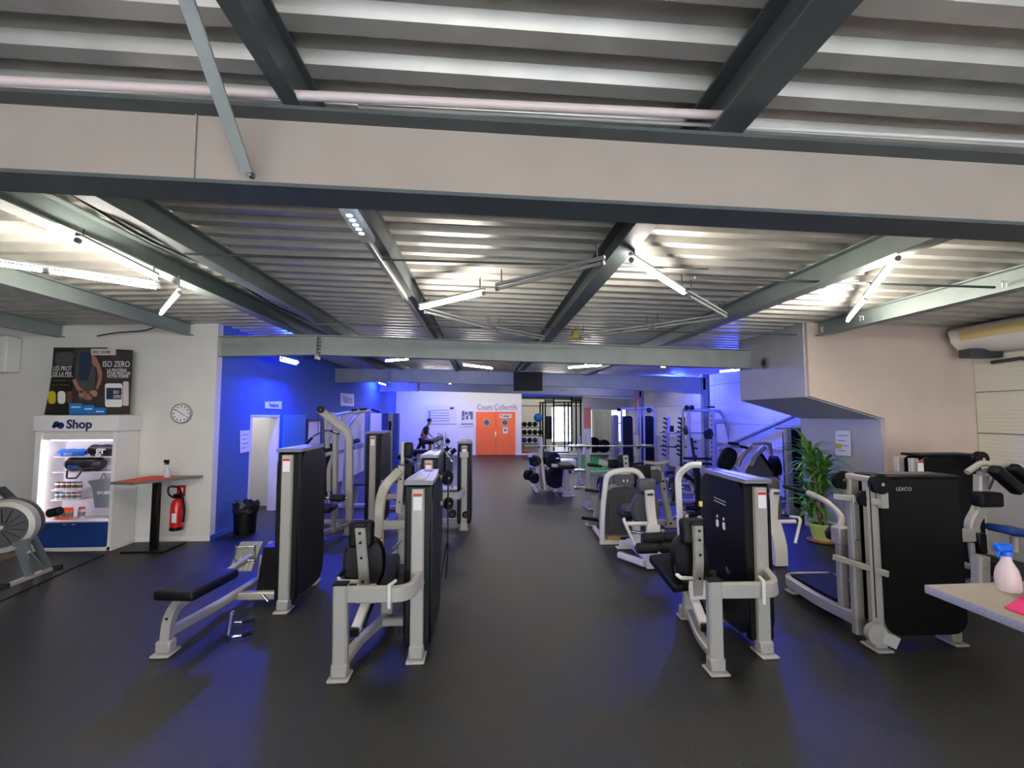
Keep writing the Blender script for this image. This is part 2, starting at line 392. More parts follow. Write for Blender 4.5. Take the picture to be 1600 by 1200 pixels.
# ================================================================ LIGHTS
def tube_light(p0, p1, lit, label, tubes=1, m=None, group=None, t0=0, t1=1, name='tube_light', hang=.12):
    p0, p1 = Vector(p0), Vector(p1)
    r = root(name, (p0+p1)/2, label, 'light', group)
    R(r, 'rail', 'steel_paint', [p0+V(0, 0, .042), p1+V(0, 0, .042)], .028, .025)
    n = max(1, tubes)
    for k in range(n):
        a = p0.lerp(p1, t0+(t1-t0)*(k+.03)/n); b = p0.lerp(p1, t0+(t1-t0)*(k+.97)/n)
        C(r, 'tube', (m or ('tube_on' if lit else 'tube_off')), a, b, .0145, .003, 10)
        d = (b-a).normalized()
        C(r, 'end_cap', 'grey_plastic', a-d*.03, a, .021, .002, 8); C(r, 'end_cap', 'grey_plastic', b, b+d*.03, .021, .002, 8)
    if m and m == 'tube_blue_left':
        s_ = -1 if (p0+p1).x < 0 else 1; o_ = V(.034*s_, 0, 0)
        X(r, 'light_shield', 'white_paint', [p0+o_+V(0, 0, .04), p0+o_+V(0, 0, -.05), p1+o_+V(0, 0, -.05), p1+o_+V(0, 0, .04)], (.004*s_, 0, 0))  # added plate that keeps the blue light off the wall
    for q in (p0.lerp(p1, .06), p0.lerp(p1, .94)):
        T(r, 'hanger', 'dark_steel', [q+V(0, 0, .05), q+V(0, 0, .05+hang)], .006)
    return r
Z = 3.15
tube_light(G(655, 482, Z), G(757, 458, Z), 1, 'lit tube light running up from the left end of the central zigzag')
tube_light(G(775, 452, Z), G(945, 410, Z), 0, 'unlit tube light continuing right of the lit one in the central zigzag', 1)
tube_light(G(985, 405, Z), G(1070, 459, Z), 1, 'lit tube light slanting down right beside the dark central purlin')
tube_light(G(1076, 462, Z), G(1135, 495, Z), 0, 'short unlit tube light at the lower end of the slanting lit one')
tube_light(G(1022, 512, Z), G(1132, 496, Z), 0, 'unlit tube light near the second beam, right of the yellow shade')
tube_light(G(905, 527, Z), G(1018, 513, Z), 0, 'unlit tube light just right of the yellow shade')
tube_light(G(663, 487, Z), G(768, 514, Z), 0, 'unlit tube light dropping right from the left end of the zigzag')
tube_light(G(775, 516, Z), G(850, 530, Z), 0, 'unlit tube light ending at the second beam left of the yellow shade')
tube_light(G(1324, 502, Z), G(1404, 402, Z), 1, 'pair of lit tubes in line on the slanting rail above the white dome camera', 2)
tube_light(G(251, 491, Z), G(281, 456, Z), 1, 'short lit tube light slanting left of the ridge beam above the clock')
tube_light(G(-160, 389, Z), G(249, 450, Z), 1, 'long lit tube light crossing the far left ceiling', 2)
tube_light(G(120, 375, 3.22), G(246, 436, 3.22), 1, 'lit tube light half hidden behind the left ridge beam', 1, hang=.05)
tube_light(G(602, 564.5, Z), G(640, 561, Z), 1, 'lit tube light under the second beam, leftmost white one beyond it')
tube_light(G(722, 570, Z), G(770, 576, Z), 1, 'lit tube light beyond the second beam just left of the television')
tube_light(G(887, 575, Z), G(942, 571, Z), 1, 'lit tube light beyond the second beam right of the television, lower of the crossing two')
tube_light(G(913, 568.5, Z), G(940, 568.5, Z), 1, 'short lit tube light right of the television, upper of the crossing two')
tube_light(G(1027, 571, Z), G(1039, 573.5, Z), 1, 'shortest lit tube light beyond the second beam at the right')
tube_light(V(-2.2, 16.2, Z), V(-1.2, 17.0, Z), 1, 'added unseen tube light between the third and fourth beams at the left')  # unseen tube added behind the third beam to brighten the back
tube_light(V(2.0, 16.0, Z), V(3.0, 16.8, Z), 1, 'added unseen tube light between the third and fourth beams at the right')  # its added counterpart on the right, also out of view
tube_light(V(-2.5, 21.0, Z), V(-1.3, 21.3, Z), 1, 'added unseen tube light brightening the white back wall')  # added to brighten the back wall, hidden by the fourth beam
for k, x in enumerate((-1.0, .9, 2.8)):
    tube_light(V(x, 21.0, 3.22), V(x+1.2, 21.4, 3.22), 1, ('left', 'middle', 'right')[k]+' of three added tube lights brightening the orange door', hang=.08)  # fill tubes added for the door, hidden by the fourth beam
for k, x in enumerate((2.4, 4.6)):
    tube_light(V(x, 28.6, 3.2), V(x+1.2, 28.6, 3.2), 1, ('left', 'right')[k]+' added fill tube light at the end of the far room', hang=.1)  # tubes added to brighten the far room
tube_light(V(4.2, 17.2, 3.2), V(5.3, 17.8, 3.2), 1, 'added fill tube light above the cable tower', hang=.1)  # added to brighten the right side of the back area
tube_light(V(3.2, 26.2, 3.1), V(4.4, 26.6, 3.1), 1, 'added fill tube light in the far functional room')  # another added tube, lifts the far room
tube_light(V(-5.6, 9.2, 2.5), V(-5.6, 10.2, 2.5), 1, 'lit tube light inside the white changing room', hang=.06)
for k, (x, y, dx) in enumerate(((-3.6, -1.6, 1.2), (-.6, -.9, 1.2), (2.6, -1.4, 1.2), (5.4, -.6, 1.2), (-6.6, -2.4, 1.2))):
    tube_light(V(x, y, 3.15), V(x+dx, y-.6, 3.15), 1, ('second from the left', 'middle', 'second from the right', 'rightmost', 'leftmost')[k]+' of the five tube lights behind the photographer', m='tube_rear', group='lights behind the camera')
tube_light(G(440, 560, 3.1), G(466, 567, 3.1), 1, 'blue glowing tube light on the blue wall under the second beam', m='tube_blue_left')
tube_light(V(-4.0, 17.6, 3.2), V(-4.0, 18.9, 3.2), 1, 'blue glowing tube light deep along the blue wall beside the third beam', m='tube_blue_far', hang=.08)
tube_light(G(1124, 581, 3.1), G(1165, 577, 3.1), 1, 'blue glowing tube light at the right beside the grey stair box', m='tube_blue')
tube_light(V(-3.4, 21.2, 3.2), V(-2.4, 21.9, 3.2), 1, 'blue glowing tube light before the white back wall', m='tube_blue_far', hang=.1)
tube_light(V(6.0, 14.6, 3.08), V(6.9, 15.4, 3.08), 1, 'blue glowing tube light behind the right hand column', m='tube_blue_far', hang=.1)
r = root('emergency_lamp', A(540, 335, 2.95), 'clear cased lamp with cool white diodes fixed under the narrow purlin', 'light')
R(r, 'casing', 'clear_plastic', [V(-.83, 2.75, 3.24), V(-.83, 3.25, 3.24)], .1, .05)
for k in range(5): C(r, 'diode', 'led_cool', V(-.83, 2.8+.07*k, 3.213), V(-.83, 2.8+.07*k, 3.22), .02, .002, 8)
r = root('ceiling_trunking', V(-.83, 5.2, 3.2), 'pale metal cable trunking running under the narrow purlin', 'trunking')
R(r, 'channel', 'silver_paint', [V(-.86, 3.3, 3.27), V(-.86, 7.6, 3.27)], .05, .05)
r = root('yellow_shade', A(900, 530, 7.2), 'small yellow bell shaped shade hanging near the second beam', 'lamp shade')
MB().lathe([(.03, .16), (.05, .15), (.09, .05), (.13, 0), (.11, 0), (.07, .05), (.02, .13)], A(900, 529, 7.2), (0, 0, 1), 14).build('shade', 'yellow', r)
T(r, 'cord', 'cable', [A(900, 513, 7.2), A(900, 495, 7.2)], .006)

# ================================================================ LEFT WALL: SHOP CABINET AND ITS GOODS
SX0, SX1, SY = -6.62, -5.5, 7.27
sh = root('shop_cabinet', V(-6.06, 7.5, 0), 'tall white display cabinet lettered Shop with a lit shelf niche and blue base', 'cabinet')
B(sh, 'side_panel', 'white_wall', (-5.52, 7.5, .88), (.05, .46, 1.75), .004); B(sh, 'side_panel', 'white_wall', (-6.6, 7.5, .88), (.08, .46, 1.75), .004)
hd = B(sh, 'header_panel', 'white_wall', (-6.06, 7.49, 1.875), (1.19, .49, .234), .004)
text(hd, 'lettering', 'navy_ink', 'Shop', (-6.19, 7.243, 1.8), .18, FR, bold=.006)
mb = MB()
for cx, cz, r_, a in ((-6.33, 1.86, .045, 0), (-6.27, 1.84, .05, 1), (-6.36, 1.83, .03, 0)):
    mb.lathe([(0, 0), (r_, 0), (r_*.98, .004), (0, .004)], (cx, 7.244, cz), (0, -1, 0), 14)
mb.build('emblem', 'navy_ink', hd)
B(sh, 'upper_fascia', 'cream_wall', (-6.06, 7.32, 1.69), (1.02, .03, .13), .003)
B(sh, 'back_panel', 'shelf_white', (-6.06, 7.7, 1.05), (1.03, .02, 1.4), .002); B(sh, 'niche_floor', 'shelf_white', (-6.06, 7.5, .42), (1.03, .42, .03), .003)
dr_ = B(sh, 'base_door', 'navy', (-6.06, 7.275, .24), (1.0, .03, .36), .004)
for x in (-6.12, -6.0): B(dr_, 'knob', 'chrome', (x, 7.25, .39), (.05, .02, .014), .003)
B(sh, 'plinth', 'white_wall', (-6.06, 7.5, .03), (1.17, .46, .06), .003)
C(sh, 'led_strip', 'led_strip', (-6.53, 7.33, .47), (-6.53, 7.33, 1.6), .014, .002, 8)
C(sh, 'led_strip', 'led_strip', (-5.57, 7.36, .47), (-5.57, 7.36, 1.6), .008, .002, 8)
C(sh, 'led_strip', 'led_strip', (-6.5, 7.36, 1.615), (-5.6, 7.36, 1.615), .008, .002, 8)
for z, x0, x1 in ((1.36, -6.5, -5.58), (1.13, -6.5, -5.58), (.865, -6.5, -6.1), (.715, -6.5, -6.1)):
    B(sh, 'shelf', 'glass' if z > 1.5 else 'shelf_white', ((x0+x1)/2, 7.55, z), (x1-x0, .26, .012), .002)
def duffel(p, m, x0, x1, y, z, r, squash=.8):
    mb = MB(); n = 9; pts = [V(x0+(x1-x0)*i/(n-1), y, z+r*squash*.5) for i in range(n)]
    pr = [(r*math.cos(a*math.pi/6), r*squash*math.sin(a*math.pi/6)) for a in range(12)]
    sc = [.55]+[1-.06*((i*7) % 3) for i in range(n-2)]+[.6]
    return mb.sweep(pts, pr, up=(0, 0, 1), scales=sc).build('body', m, p)
r = root('blue_bag', V(-6.25, 7.5, 1.37), 'rolled blue fabric bag on the top shelf of the shop cabinet', 'bag')
duffel(r, 'bag_blue', -6.46, -6.06, 7.46, 1.4, .07); text(r, 'print', 'label_white', 'sport', (-6.33, 7.383, 1.4), .06, FR)
r = root('printed_bag', V(-5.8, 7.5, 1.37), 'black bag with large white letters on the top shelf, right of the blue one', 'bag')
duffel(r, 'bag', -6.04, -5.57, 7.5, 1.415, .12, .75)
text(r, 'print', 'label_white', 'gr', (-5.86, 7.375, 1.41), .17, FR, bold=.004)
r = root('black_duffel', V(-6.15, 7.5, 1.14), 'black duffel with blue print hanging over the middle shelf', 'bag')
duffel(r, 'bag', -6.36, -5.83, 7.5, 1.195, .12, .9)
T(r, 'handle', 'bag', [(-6.27, 7.4, 1.16), (-6.24, 7.36, 1.05), (-6.1, 7.36, 1.05), (-6.06, 7.4, 1.16)], .012, .03)
text(r, 'print', 'bag_blue', 'SPORT', (-6.26, 7.385, 1.2), .06, FR)
r = root('grey_tote', V(-5.7, 7.5, .68), 'grey fabric tote bag hanging at the right of the shop niche', 'bag')
X(r, 'body', 'bag_grey', [(-5.99, 7.42, 1.0), (-5.58, 7.42, 1.05), (-5.6, 7.42, .6), (-5.86, 7.42, .6), (-5.92, 7.42, .9)], (0, .07, 0))
T(r, 'handle', 'bag_grey', [(-5.83, 7.46, 1.02), (-5.79, 7.46, 1.12), (-5.74, 7.46, 1.02)], .008, .02); text(r, 'print', 'label_white', 'SPORT', (-5.84, 7.415, .8), .065, FR)
def jar(x, y, z, r_, h, mb_, ml, name, label, grp=None):
    q = root(name, V(x, y, z), label, 'jar', grp)
    MB().lathe([(0, 0), (r_, .004), (r_, h*.78), (r_*.8, h*.85), (0, h*.85)], (x, y, z), n=12).build('body', mb_, q)
    MB().lathe([(r_*.85, h*.82), (r_*.87, h), (0, h)], (x, y, z), n=12).build('lid', ml, q)
    mb2 = MB().lathe([(r_*1.02, h*.2), (r_*1.02, h*.6)], (x, y, z), n=12); mb2.build('wrap', 'jar_brown' if ml == 'jar_brown' else 'grey_plastic', q)
L5 = ('leftmost', 'second from left', 'middle', 'fourth from left', 'rightmost')
for k in range(5): jar(-6.46+.078*k, 7.48, .872, .034, .11, 'label_white', 'jar_brown', 'supplement_jar', L5[k]+' of the brown lidded jars on the shop shelf', 'jars on the shop shelf')
for k in range(5): jar(-6.46+.078*k, 7.48, .722, .03, .1, 'label_white', ('navy_ink', 'poster_blue', 'dark_grey', 'dark_grey', 'red')[k], 'small_jar', L5[k]+' of the small white jars on the lower shop shelf', 'small jars on the shop shelf')
for k in range(3): jar(-6.38+.085*k, 7.42, .436, .042, .17, 'orange_bright', 'orange_bright', 'orange_shaker', ('left', 'middle', 'right')[k]+' orange shaker bottle in the shop niche', 'orange shakers')
jar(-6.07, 7.45, .436, .045, .17, 'clear_plastic', 'red', 'clear_shaker', 'clear shaker with red lid right of the orange ones')
# posters leaning on the wall over the cabinet
p1 = root('poster', V(-6.45, 7.6, 1.99), 'black nutrition poster behind the ISO ZERO one, its left edge curling', 'poster')
q = lambda px, py, Y=7.6: A(px, py, Y)
X(p1, 'sheet', 'poster_black', [q(69, 648), q(76, 615), q(80, 590), q(84, 543), q(167, 543), q(167, 648)], (0, .008, 0))
text(p1, 'lettering', 'label_white', 'LES PROT', q(83, 579, 7.594), .105, FR, wscale=.62); text(p1, 'lettering', 'label_white', 'DE LA PER', q(82, 587.5, 7.594), .1, FR, wscale=.62)
B(p1, 'rule', 'label_white', q(100, 588.6, 7.594), (.4, .002, .006), 0)
text(p1, 'lettering', 'poster_yellow', '- - - - -  - -\n- - - - - -', q(83, 596, 7.594), .07, FR)
for x, m in ((81, 'poster_yellow'), (96, 'label_white'), (110, 'jar_brown')):
    X(p1, 'printed_tub', m, rrect(x-6, x+6, 611, 631, 5, lambda a, b: q(a, b, 7.592)), (0, .002, 0))
X(p1, 'printed_tiger', 'poster_grey', rrect(86, 116, 550, 571, 7, lambda a, b: q(a, b, 7.592)), (0, .002, 0))
p2 = root('poster', V(-6.05, 7.5, 1.99), 'grey poster reading ISO ZERO with a printed athlete, leaning above the cabinet', 'poster')
q = lambda px, py, Y=7.54: A(px, py, Y)
X(p2, 'sheet', 'poster_dark', [q(112, 648), q(115, 543), q(207, 547), q(202, 647)], (0, .01, 0))
q = lambda px, py, Y=7.535: A(px, py, Y)
X(p2, 'printed_torso', 'poster_grey', [q(118, 596), q(117, 575), q(122, 551), q(130, 546), q(141, 546), q(146, 560), q(149, 580), q(149, 605), q(143, 625), q(124, 625)], (0, .002, 0))
q = lambda px, py, Y=7.531: A(px, py, Y)
X(p2, 'printed_vest', 'poster_navy', [q(124, 552), q(131, 549), q(142, 549), q(143, 572), q(136, 595), q(122, 594)], (0, .002, 0))
X(p2, 'printed_arm', 'skin', [q(143, 554), q(150, 558), q(156, 570), q(160, 583), q(158, 598), q(152, 610), q(150, 606), q(154, 590), q(151, 575), q(144, 568)], (0, .002, 0))
X(p2, 'printed_arm', 'skin', [q(113, 594), q(118, 592), q(124, 604), q(131, 611), q(127, 615), q(119, 608)], (0, .002, 0))
for x, y, a in ((129, 616, 0), (146, 615, 0), (138, 620, 0)): X(p2, 'printed_hand', 'skin', rrect(x-6, x+6, y-5, y+5, 4, lambda a, b: q(a, b)), (0, .002, 0))
text(p2, 'lettering', 'label_white', 'ISO ZERO', q(160, 573), .13, FR, wscale=.72)
for k, t in enumerate(('LA PROTÉINE', 'POUR MUSCLER', 'VOTRE FORME')): text(p2, 'lettering', 'label_white', t, q(167, 580.5+5*k), .068, FR, wscale=.72)
X(p2, 'logo_plate', 'bottle_white', rrect(142, 181, 545, 555, 2, lambda a, b: q(a, b, 7.533)), (0, .002, 0)); text(p2, 'logo', 'dark_ink', 'ERIC FAVRE', q(144, 552.5, 7.529), .07, FR, wscale=.75)
X(p2, 'printed_pot', 'label_white', rrect(164, 191, 599, 636, 4, lambda a, b: q(a, b)), (0, .002, 0)); X(p2, 'printed_wrap', 'poster_navy', rrect(166, 190, 606, 624, 1, lambda a, b: q(a, b, 7.529)), (0, .001, 0))
text(p2, 'lettering', 'label_white', 'ISO\nZERO', q(177, 615, 7.527), .07, FR, wscale=.8); X(p2, 'printed_pot', 'bottle_white', rrect(192, 201, 596, 634, 2, lambda a, b: q(a, b)), (0, .002, 0))
for a, b, t in ((109, 128, 630), (130, 146, 633), (148, 164, 637)):
    X(p2, 'leaflet', 'poster_blue', rrect(a-1, b+1, t, 648, 2, lambda a, b: q(a, b, 7.525)), (0, .002, 0)); B(p2, 'leaflet_line', 'label_white', q((a+b)/2, t+6, 7.52), ((b-a)*.007, .002, .018), 0)
# clock
ck = root('wall_clock', A(284.5, 646, 7.7), 'round white wall clock on the cream wall right of the shop cabinet', 'clock')
c0 = A(284.5, 646, 7.745)
MB().lathe([(0, .02), (.14, .02), (.143, .04), (.158, .045), (.165, .02), (.165, 0), (0, 0)], c0, (0, -1, 0), 32).build('rim', 'silver_paint', ck)
MB().lathe([(0, .024), (.138, .024), (.138, .02)], c0, (0, -1, 0), 32).build('face', 'label_white', ck)
for k in range(12):
    a = k*math.pi/6; B(ck, 'hour_mark', 'dark_ink', c0+V(.11*math.sin(a), -.027, .11*math.cos(a)), (.016, .003, .022), 0)
for n_, a, l in (('hour_hand', math.radians(118), .07), ('minute_hand', math.radians(-52), .11)):
    R(ck, n_, 'dark_ink', [c0+V(0, -.031, 0), c0+V(l*math.sin(a), -.031, l*math.cos(a))], .008, .004, up=(0, 1, 0))
# high table with coral cloth and spray bottle
TB = G(236, 850)
ht = root('high_table', TB, 'narrow dark high table with a black post against the cream wall', 'table')
X(ht, 'tabletop', 'table_grey', [V(-5.35, 7.02, 1.0), V(-4.98, 6.95, 1.0), V(-4.47, 7.7, 1.0), V(-5.28, 7.7, 1.0)], (0, 0, .035))
B(ht, 'post', 'black_plastic', (-4.95, 7.38, .5), (.09, .09, 1.0), .01); B(ht, 'base_plate', 'black_plastic', (-4.95, 7.38, .012), (.62, .5, .024), .006)
o = X(None, 'coral_cloth', 'coral', [V(-5.28, 7.06, 1.036), V(-5.02, 7.0, 1.036), V(-4.72, 7.5, 1.036), V(-5.2, 7.62, 1.036)], (0, 0, .008)); tag(o, 'coral cleaning cloth spread on the narrow high table', 'cloth')
def spray(name, loc, h, mbod, mhead, label, w_=.045):
    r = root(name, loc, label, 'bottle'); x, y, z = loc
    MB().lathe([(0, 0), (w_*.92, 0), (w_, .01), (w_, h*.3), (w_*.85, h*.45), (w_*.45, h*.62), (w_*.38, h*.74), (0, h*.74)], loc, n=20).build('body', mbod, r)
    hd = MB().lathe([(w_*.5, h*.72), (w_*.5, h*.82), (0, h*.82)], loc, n=14); hd.box((x-w_*.3, y, z+h*.9), (w_*1.7, w_*.7, h*.16), w_*.15); hd = hd.build('trigger_head', mhead, r)
    R(hd, 'trigger', mhead, [V(x-w_*.7, y, z+h*.86), V(x-w_*1.0, y, z+h*.7)], w_*.25, w_*.25)
spray('spray_bottle', V(-4.84, 7.42, 1.046), .27, 'clear_plastic', 'black_plastic', 'clear spray bottle with black trigger on the coral cloth')
# extinguisher and its sign
ex = root('fire_extinguisher', A(275, 832, 7.65), 'red fire extinguisher with black hose hung on the cream wall', 'extinguisher')
c0 = A(275, 828, 7.62)
MB().lathe([(0, 0), (.085, .01), (.09, .04), (.09, .38), (.07, .45), (.03, .48), (0, .48)], c0, n=20).build('cylinder', 'red', ex)
MB().lathe([(.091, .0), (.091, .05)], c0, n=20).build('base_ring', 'black_plastic', ex)
B(ex, 'label', 'label_white', c0+V(.02, -.092, .2), (.07, .004, .14), .001)
B(ex, 'valve', 'black_plastic', c0+V(.01, 0, .52), (.14, .05, .07), .01)
T(ex, 'hose', 'rubber', [c0+V(.06, 0, .55), c0+V(.04, -.03, .66), c0+V(-.13, -.03, .68), c0+V(-.12, -.04, .55), c0+V(-.02, -.05, .5)], .013, .08)
T(ex, 'nozzle_hose', 'rubber', [c0+V(.07, 0, .53), c0+V(.13, -.02, .3), c0+V(.11, -.02, .12)], .016, .1)
o = B(None, 'extinguisher_sign', 'red', A(283, 767, 7.73), (.13, .008, .17), .002); tag(o, 'small red safety sign above the fire extinguisher', 'sign')
B(o, 'pictogram', 'label_white', o.location+V(.02, -.006, .1), (.03, .002, .08), .001)
# bin with liner
bn = root('waste_bin', V(-4.0, 8.2, 0), 'black waste bin with crumpled liner against the blue wall', 'bin')
MB().lathe([(0, .005), (.165, .005), (.185, .45), (.175, .45), (.155, .03), (0, .03)], (-4.05, 8.22, 0), n=24).build('bucket', 'black_plastic', bn)
mb = MB(); n = 28; vs = []
for j, (rr, zz) in enumerate(((.19, .36), (.195, .42), (.2, .47), (.18, .52), (.15, .46), (.1, .4))):
    for i in range(n):
        a = 2*math.pi*i/n; k = rr+random.uniform(-.018, .018); vs.append(V(-4.05+k*math.cos(a), 8.22+k*math.sin(a), zz+random.uniform(-.02, .03)))
mb.add(vs, [[j*n+i, j*n+(i+1) % n, (j+1)*n+(i+1) % n, (j+1)*n+i] for j in range(5) for i in range(n)]).build('liner', 'bag_liner', bn)
# papers and signs on the blue wall
def sheet(name, pts, m, label, cat='paper', th=V(0, -.004, 0), lines=4, lm='grey_ink'):
    o = X(None, name, m, pts, th); tag(o, label, cat)
    a, b, c, d = pts
    for k in range(lines):
        t = (k+1)/(lines+1); u, v_ = a.lerp(d, t), b.lerp(c, t); R(o, 'printed_line', lm, [u.lerp(v_, .15)+th*1.3, u.lerp(v_, .85-.2*(k % 2))+th*1.3], .012, .002, up=th.normalized())
    return o
th = V(.004, 0, 0)
def onblue(px, py): # point on the blue wall seen at a pixel
    a, b, c = ray(px, py); t = -4.355/a; return V(-4.355, b*t, H+c*t)
sheet('notice_paper', [onblue(375, 673), onblue(390, 672), onblue(390, 705), onblue(375, 708)], 'label_white', 'white notice paper pinned to the blue wall above the waste bin', th=th)
s1 = sheet('changing_room_sign', [onblue(414, 628), onblue(440, 627), onblue(440, 639), onblue(414, 638)], 'label_white', 'white sign reading Vestiaires over the changing room doorway', 'sign', th, 0)
s2 = sheet('dumbbell_sign', [onblue(532, 614), onblue(553, 616), onblue(553, 635), onblue(532, 634)], 'label_white', 'white sign reading Haltères high on the blue wall beyond the doorway', 'sign', th, 0)
a = onblue(419.5, 636); text(s1, 'lettering', 'dark_ink', 'Vestiaires', a+V(.008, 0, 0), .14, (math.pi/2, 0, math.pi/2), wscale=.8)
a = onblue(535, 629); text(s2, 'lettering', 'grey_ink', 'Haltères', a+V(.008, 0, 0), .36, (math.pi/2, 0, math.pi/2), wscale=.85)
# wall unit cut off at the left edge
r = root('wall_heater', A(0, 553, 7.6), 'white wall unit cut off by the left edge of the picture', 'heater'); B(r, 'casing', 'white_wall', A(-10, 554, 7.62), (.6, .24, .56), .02); B(r, 'front_panel', 'cream_wall', A(-18, 554, 7.5), (.42, .03, .4), .01)
# ================================================================ BACK WALL
dd = struct(MB().box((-.37-.02, 23.08, 1.06), (.05, .06, 2.12)).box((1.52, 23.08, 1.06), (.05, .06, 2.12)).box((.565, 23.08, 2.12), (1.94, .06, .05)).build('door_5', 'orange'))
for s in (-1, 1):
    cx = .565+s*.475
    lf = B(dd, 'door_leaf', 'orange', (cx, 23.07, 1.05), (.94, .05, 2.08), .004)
    MB().lathe([(.13, 0), (.18, 0), (.18, .02), (.13, .02), (.13, 0)], (cx-.02*s+.0, 23.045, 1.62), (0, -1, 0), 28).build('porthole_ring', 'silver_paint', lf)
    MB().lathe([(0, 0), (.135, 0), (.135, .008), (0, .008)], (cx-.02*s, 23.04, 1.62), (0, -1, 0), 28).build('porthole_glass', 'black_gloss', lf)
B(dd, 'door_handle', 'chrome', (.56, 23.02, 1.02), (.035, .03, .28), .008)
o = B(None, 'door_notice', 'cream_wall', (1.05, 23.03, 1.93), (.6, .008, .2), .001); tag(o, 'wide cream notice over the right porthole of the orange door', 'sign'); B(o, 'printed_line', 'dark_ink', (1.1, 23.02, 1.93), (.3, .002, .05), 0); B(o, 'printed_mark', 'dark_ink', (.84, 23.02, 1.95), (.08, .002, .05), 0)
o = B(None, 'door_paper', 'label_white', (1.04, 23.03, 1.22), (.22, .006, .3), .001); tag(o, 'small white paper under the right porthole', 'paper'); B(o, 'printed_mark', 'grey_ink', (1.04, 23.025, 1.24), (.12, .002, .14), 0)
o = text(None, 'class_lettering', 'grey_ink', 'Cours Collectifs', A(745, 640.5, 23.09), .42, FR, .004, .73); tag(o, 'grey lettering Cours Collectifs over the orange double door', 'lettering')
bd = B(None, 'information_board', 'cream_wall', A(690, 648, 23.07), (1.45, .03, .92), .003); tag(bd, 'wide information board on the white back wall behind the person', 'board')
o_ = A(690, 648, 23.04)
for k in range(5): B(bd, 'printed_line', 'grey_ink', o_+V(-.1, 0, .22-.13*k), (.95, .006, .02), 0)
B(bd, 'printed_bar', 'bag_blue', o_+V(-.6, 0, -.05), (.05, .006, .5), 0); B(bd, 'emblem', 'dark_ink', o_+V(.5, 0, .32), (.18, .006, .1), .02)
fp = B(None, 'plan_poster', 'white_wall', A(730, 653, 23.07), (.62, .01, .85), .002); tag(fp, 'white poster of small framed grey pictures left of the orange door', 'poster')
o_ = A(730, 653, 23.05)
for x, z, a, b in ((-.2, .2, .13, .3), (-.04, .23, .14, .14), (.0, .02, .12, .2), (.12, .22, .1, .2), (.22, .12, .12, .4), (-.2, -.04, .13, .12), (0, -.3, .6, .05)): B(fp, 'printed_picture', 'grey_ink', o_+V(x, 0, z), (a, .006, b), .001)
# television
tv = root('television', A(825, 597, 12), 'black television hung from the ceiling above the aisle', 'television')
c0 = A(825, 596, 12); B(tv, 'screen_case', 'black_plastic', c0, (.76, .07, .5), .01); B(tv, 'screen', 'tv_black', c0+V(0, -.04, 0), (.72, .004, .46), .002)
T(tv, 'mount_pole', 'grey_plastic', [c0+V(0, .08, .2), c0+V(0, .08, .5)], .025); B(tv, 'mount_bar', 'grey_plastic', c0+V(0, .06, .27), (.4, .04, .04))
for s in (-1, 1): T(tv, 'mount_arm', 'dark_steel', [c0+V(0, .08, .3), c0+V(.12*s, .08, .52)], .012)
# ================================================================ RIGHT WALL ITEMS
ac = root('air_conditioner', V(7.0, 5.6, 3.0), 'long white air conditioner with cream intake panel at the upper right edge', 'air conditioner')
pr = [(0, .42), (.03, .47), (.1, .5), (.3, .5), (.3, .0), (.22, .0), (.1, .07), (.03, .2)]
X(ac, 'casing', 'white_paint', [V(6.72+x*1.4, 3.3, 2.88+z*.76) for x, z in pr], (0, 2.95, 0))
X(ac, 'intake_panel', 'ac_cream', [V(6.712, 3.5, 3.19), V(6.742, 3.5, 3.05), V(6.76, 3.5, 3.05), V(6.73, 3.5, 3.19)], (0, 2.6, 0))
B(ac, 'bracket', 'dark_grey', (6.98, 6.05, 2.86), (.46, .2, .12), .01)
T(ac, 'pipe', 'dark_grey', [V(7.2, 6.1, 2.74), V(7.2, 5.7, 2.76), V(7.2, 5.65, 2.68), V(7.2, 5.3, 2.7), V(7.2, 4.6, 2.8)], .025, .05)
dc = root('dome_camera', V(5.0, 6.3, 3.1), 'white dome security camera on the warm lit wall under the purlin', 'camera')
c0 = A(1293, 518, 6.3); MB().lathe([(0, .0), (.05, .01), (.085, .05), (.09, .1), (.09, .14), (0, .14)], c0+V(0, 0, -.07), n=20).build('body', 'white_paint', dc)
MB().lathe([(0, 0), (.035, .003), (.05, -.02), (.05, -.04)], c0+V(.03, -.085, 0), (.2, -1, 0), 16).build('lens', 'black_gloss', dc)
sp = root('wall_speaker', V(4.67, 7.3, 2.9), 'small round grey speaker on the left face of the stair box', 'speaker')
MB().lathe([(0, .03), (.08, .03), (.1, .015), (.1, 0), (0, 0)], (4.66, 7.35, 2.86), (-1, 0, 0), 20).build('body', 'grey_plastic', sp); MB().lathe([(0, .036), (.06, .034), (.06, .03)], (4.66, 7.35, 2.86), (-1, 0, 0), 20).build('grille', 'dark_grey', sp)
a = 5.79
def onpil(px, py):
    q_, b, c = ray(px, py); t = a/q_; return V(a, b*t, H+c*t)
pp = sheet('rules_paper', [onpil(1306, 673), onpil(1329, 673), onpil(1330, 713), onpil(1306, 711)], 'label_white', 'white paper with a yellow mark on the grey pillar behind the plant', th=V(-.004, 0, 0))
B(pp, 'printed_mark', 'poster_yellow', onpil(1311, 697)+V(-.008, 0, 0), (.002, .12, .08), .001)

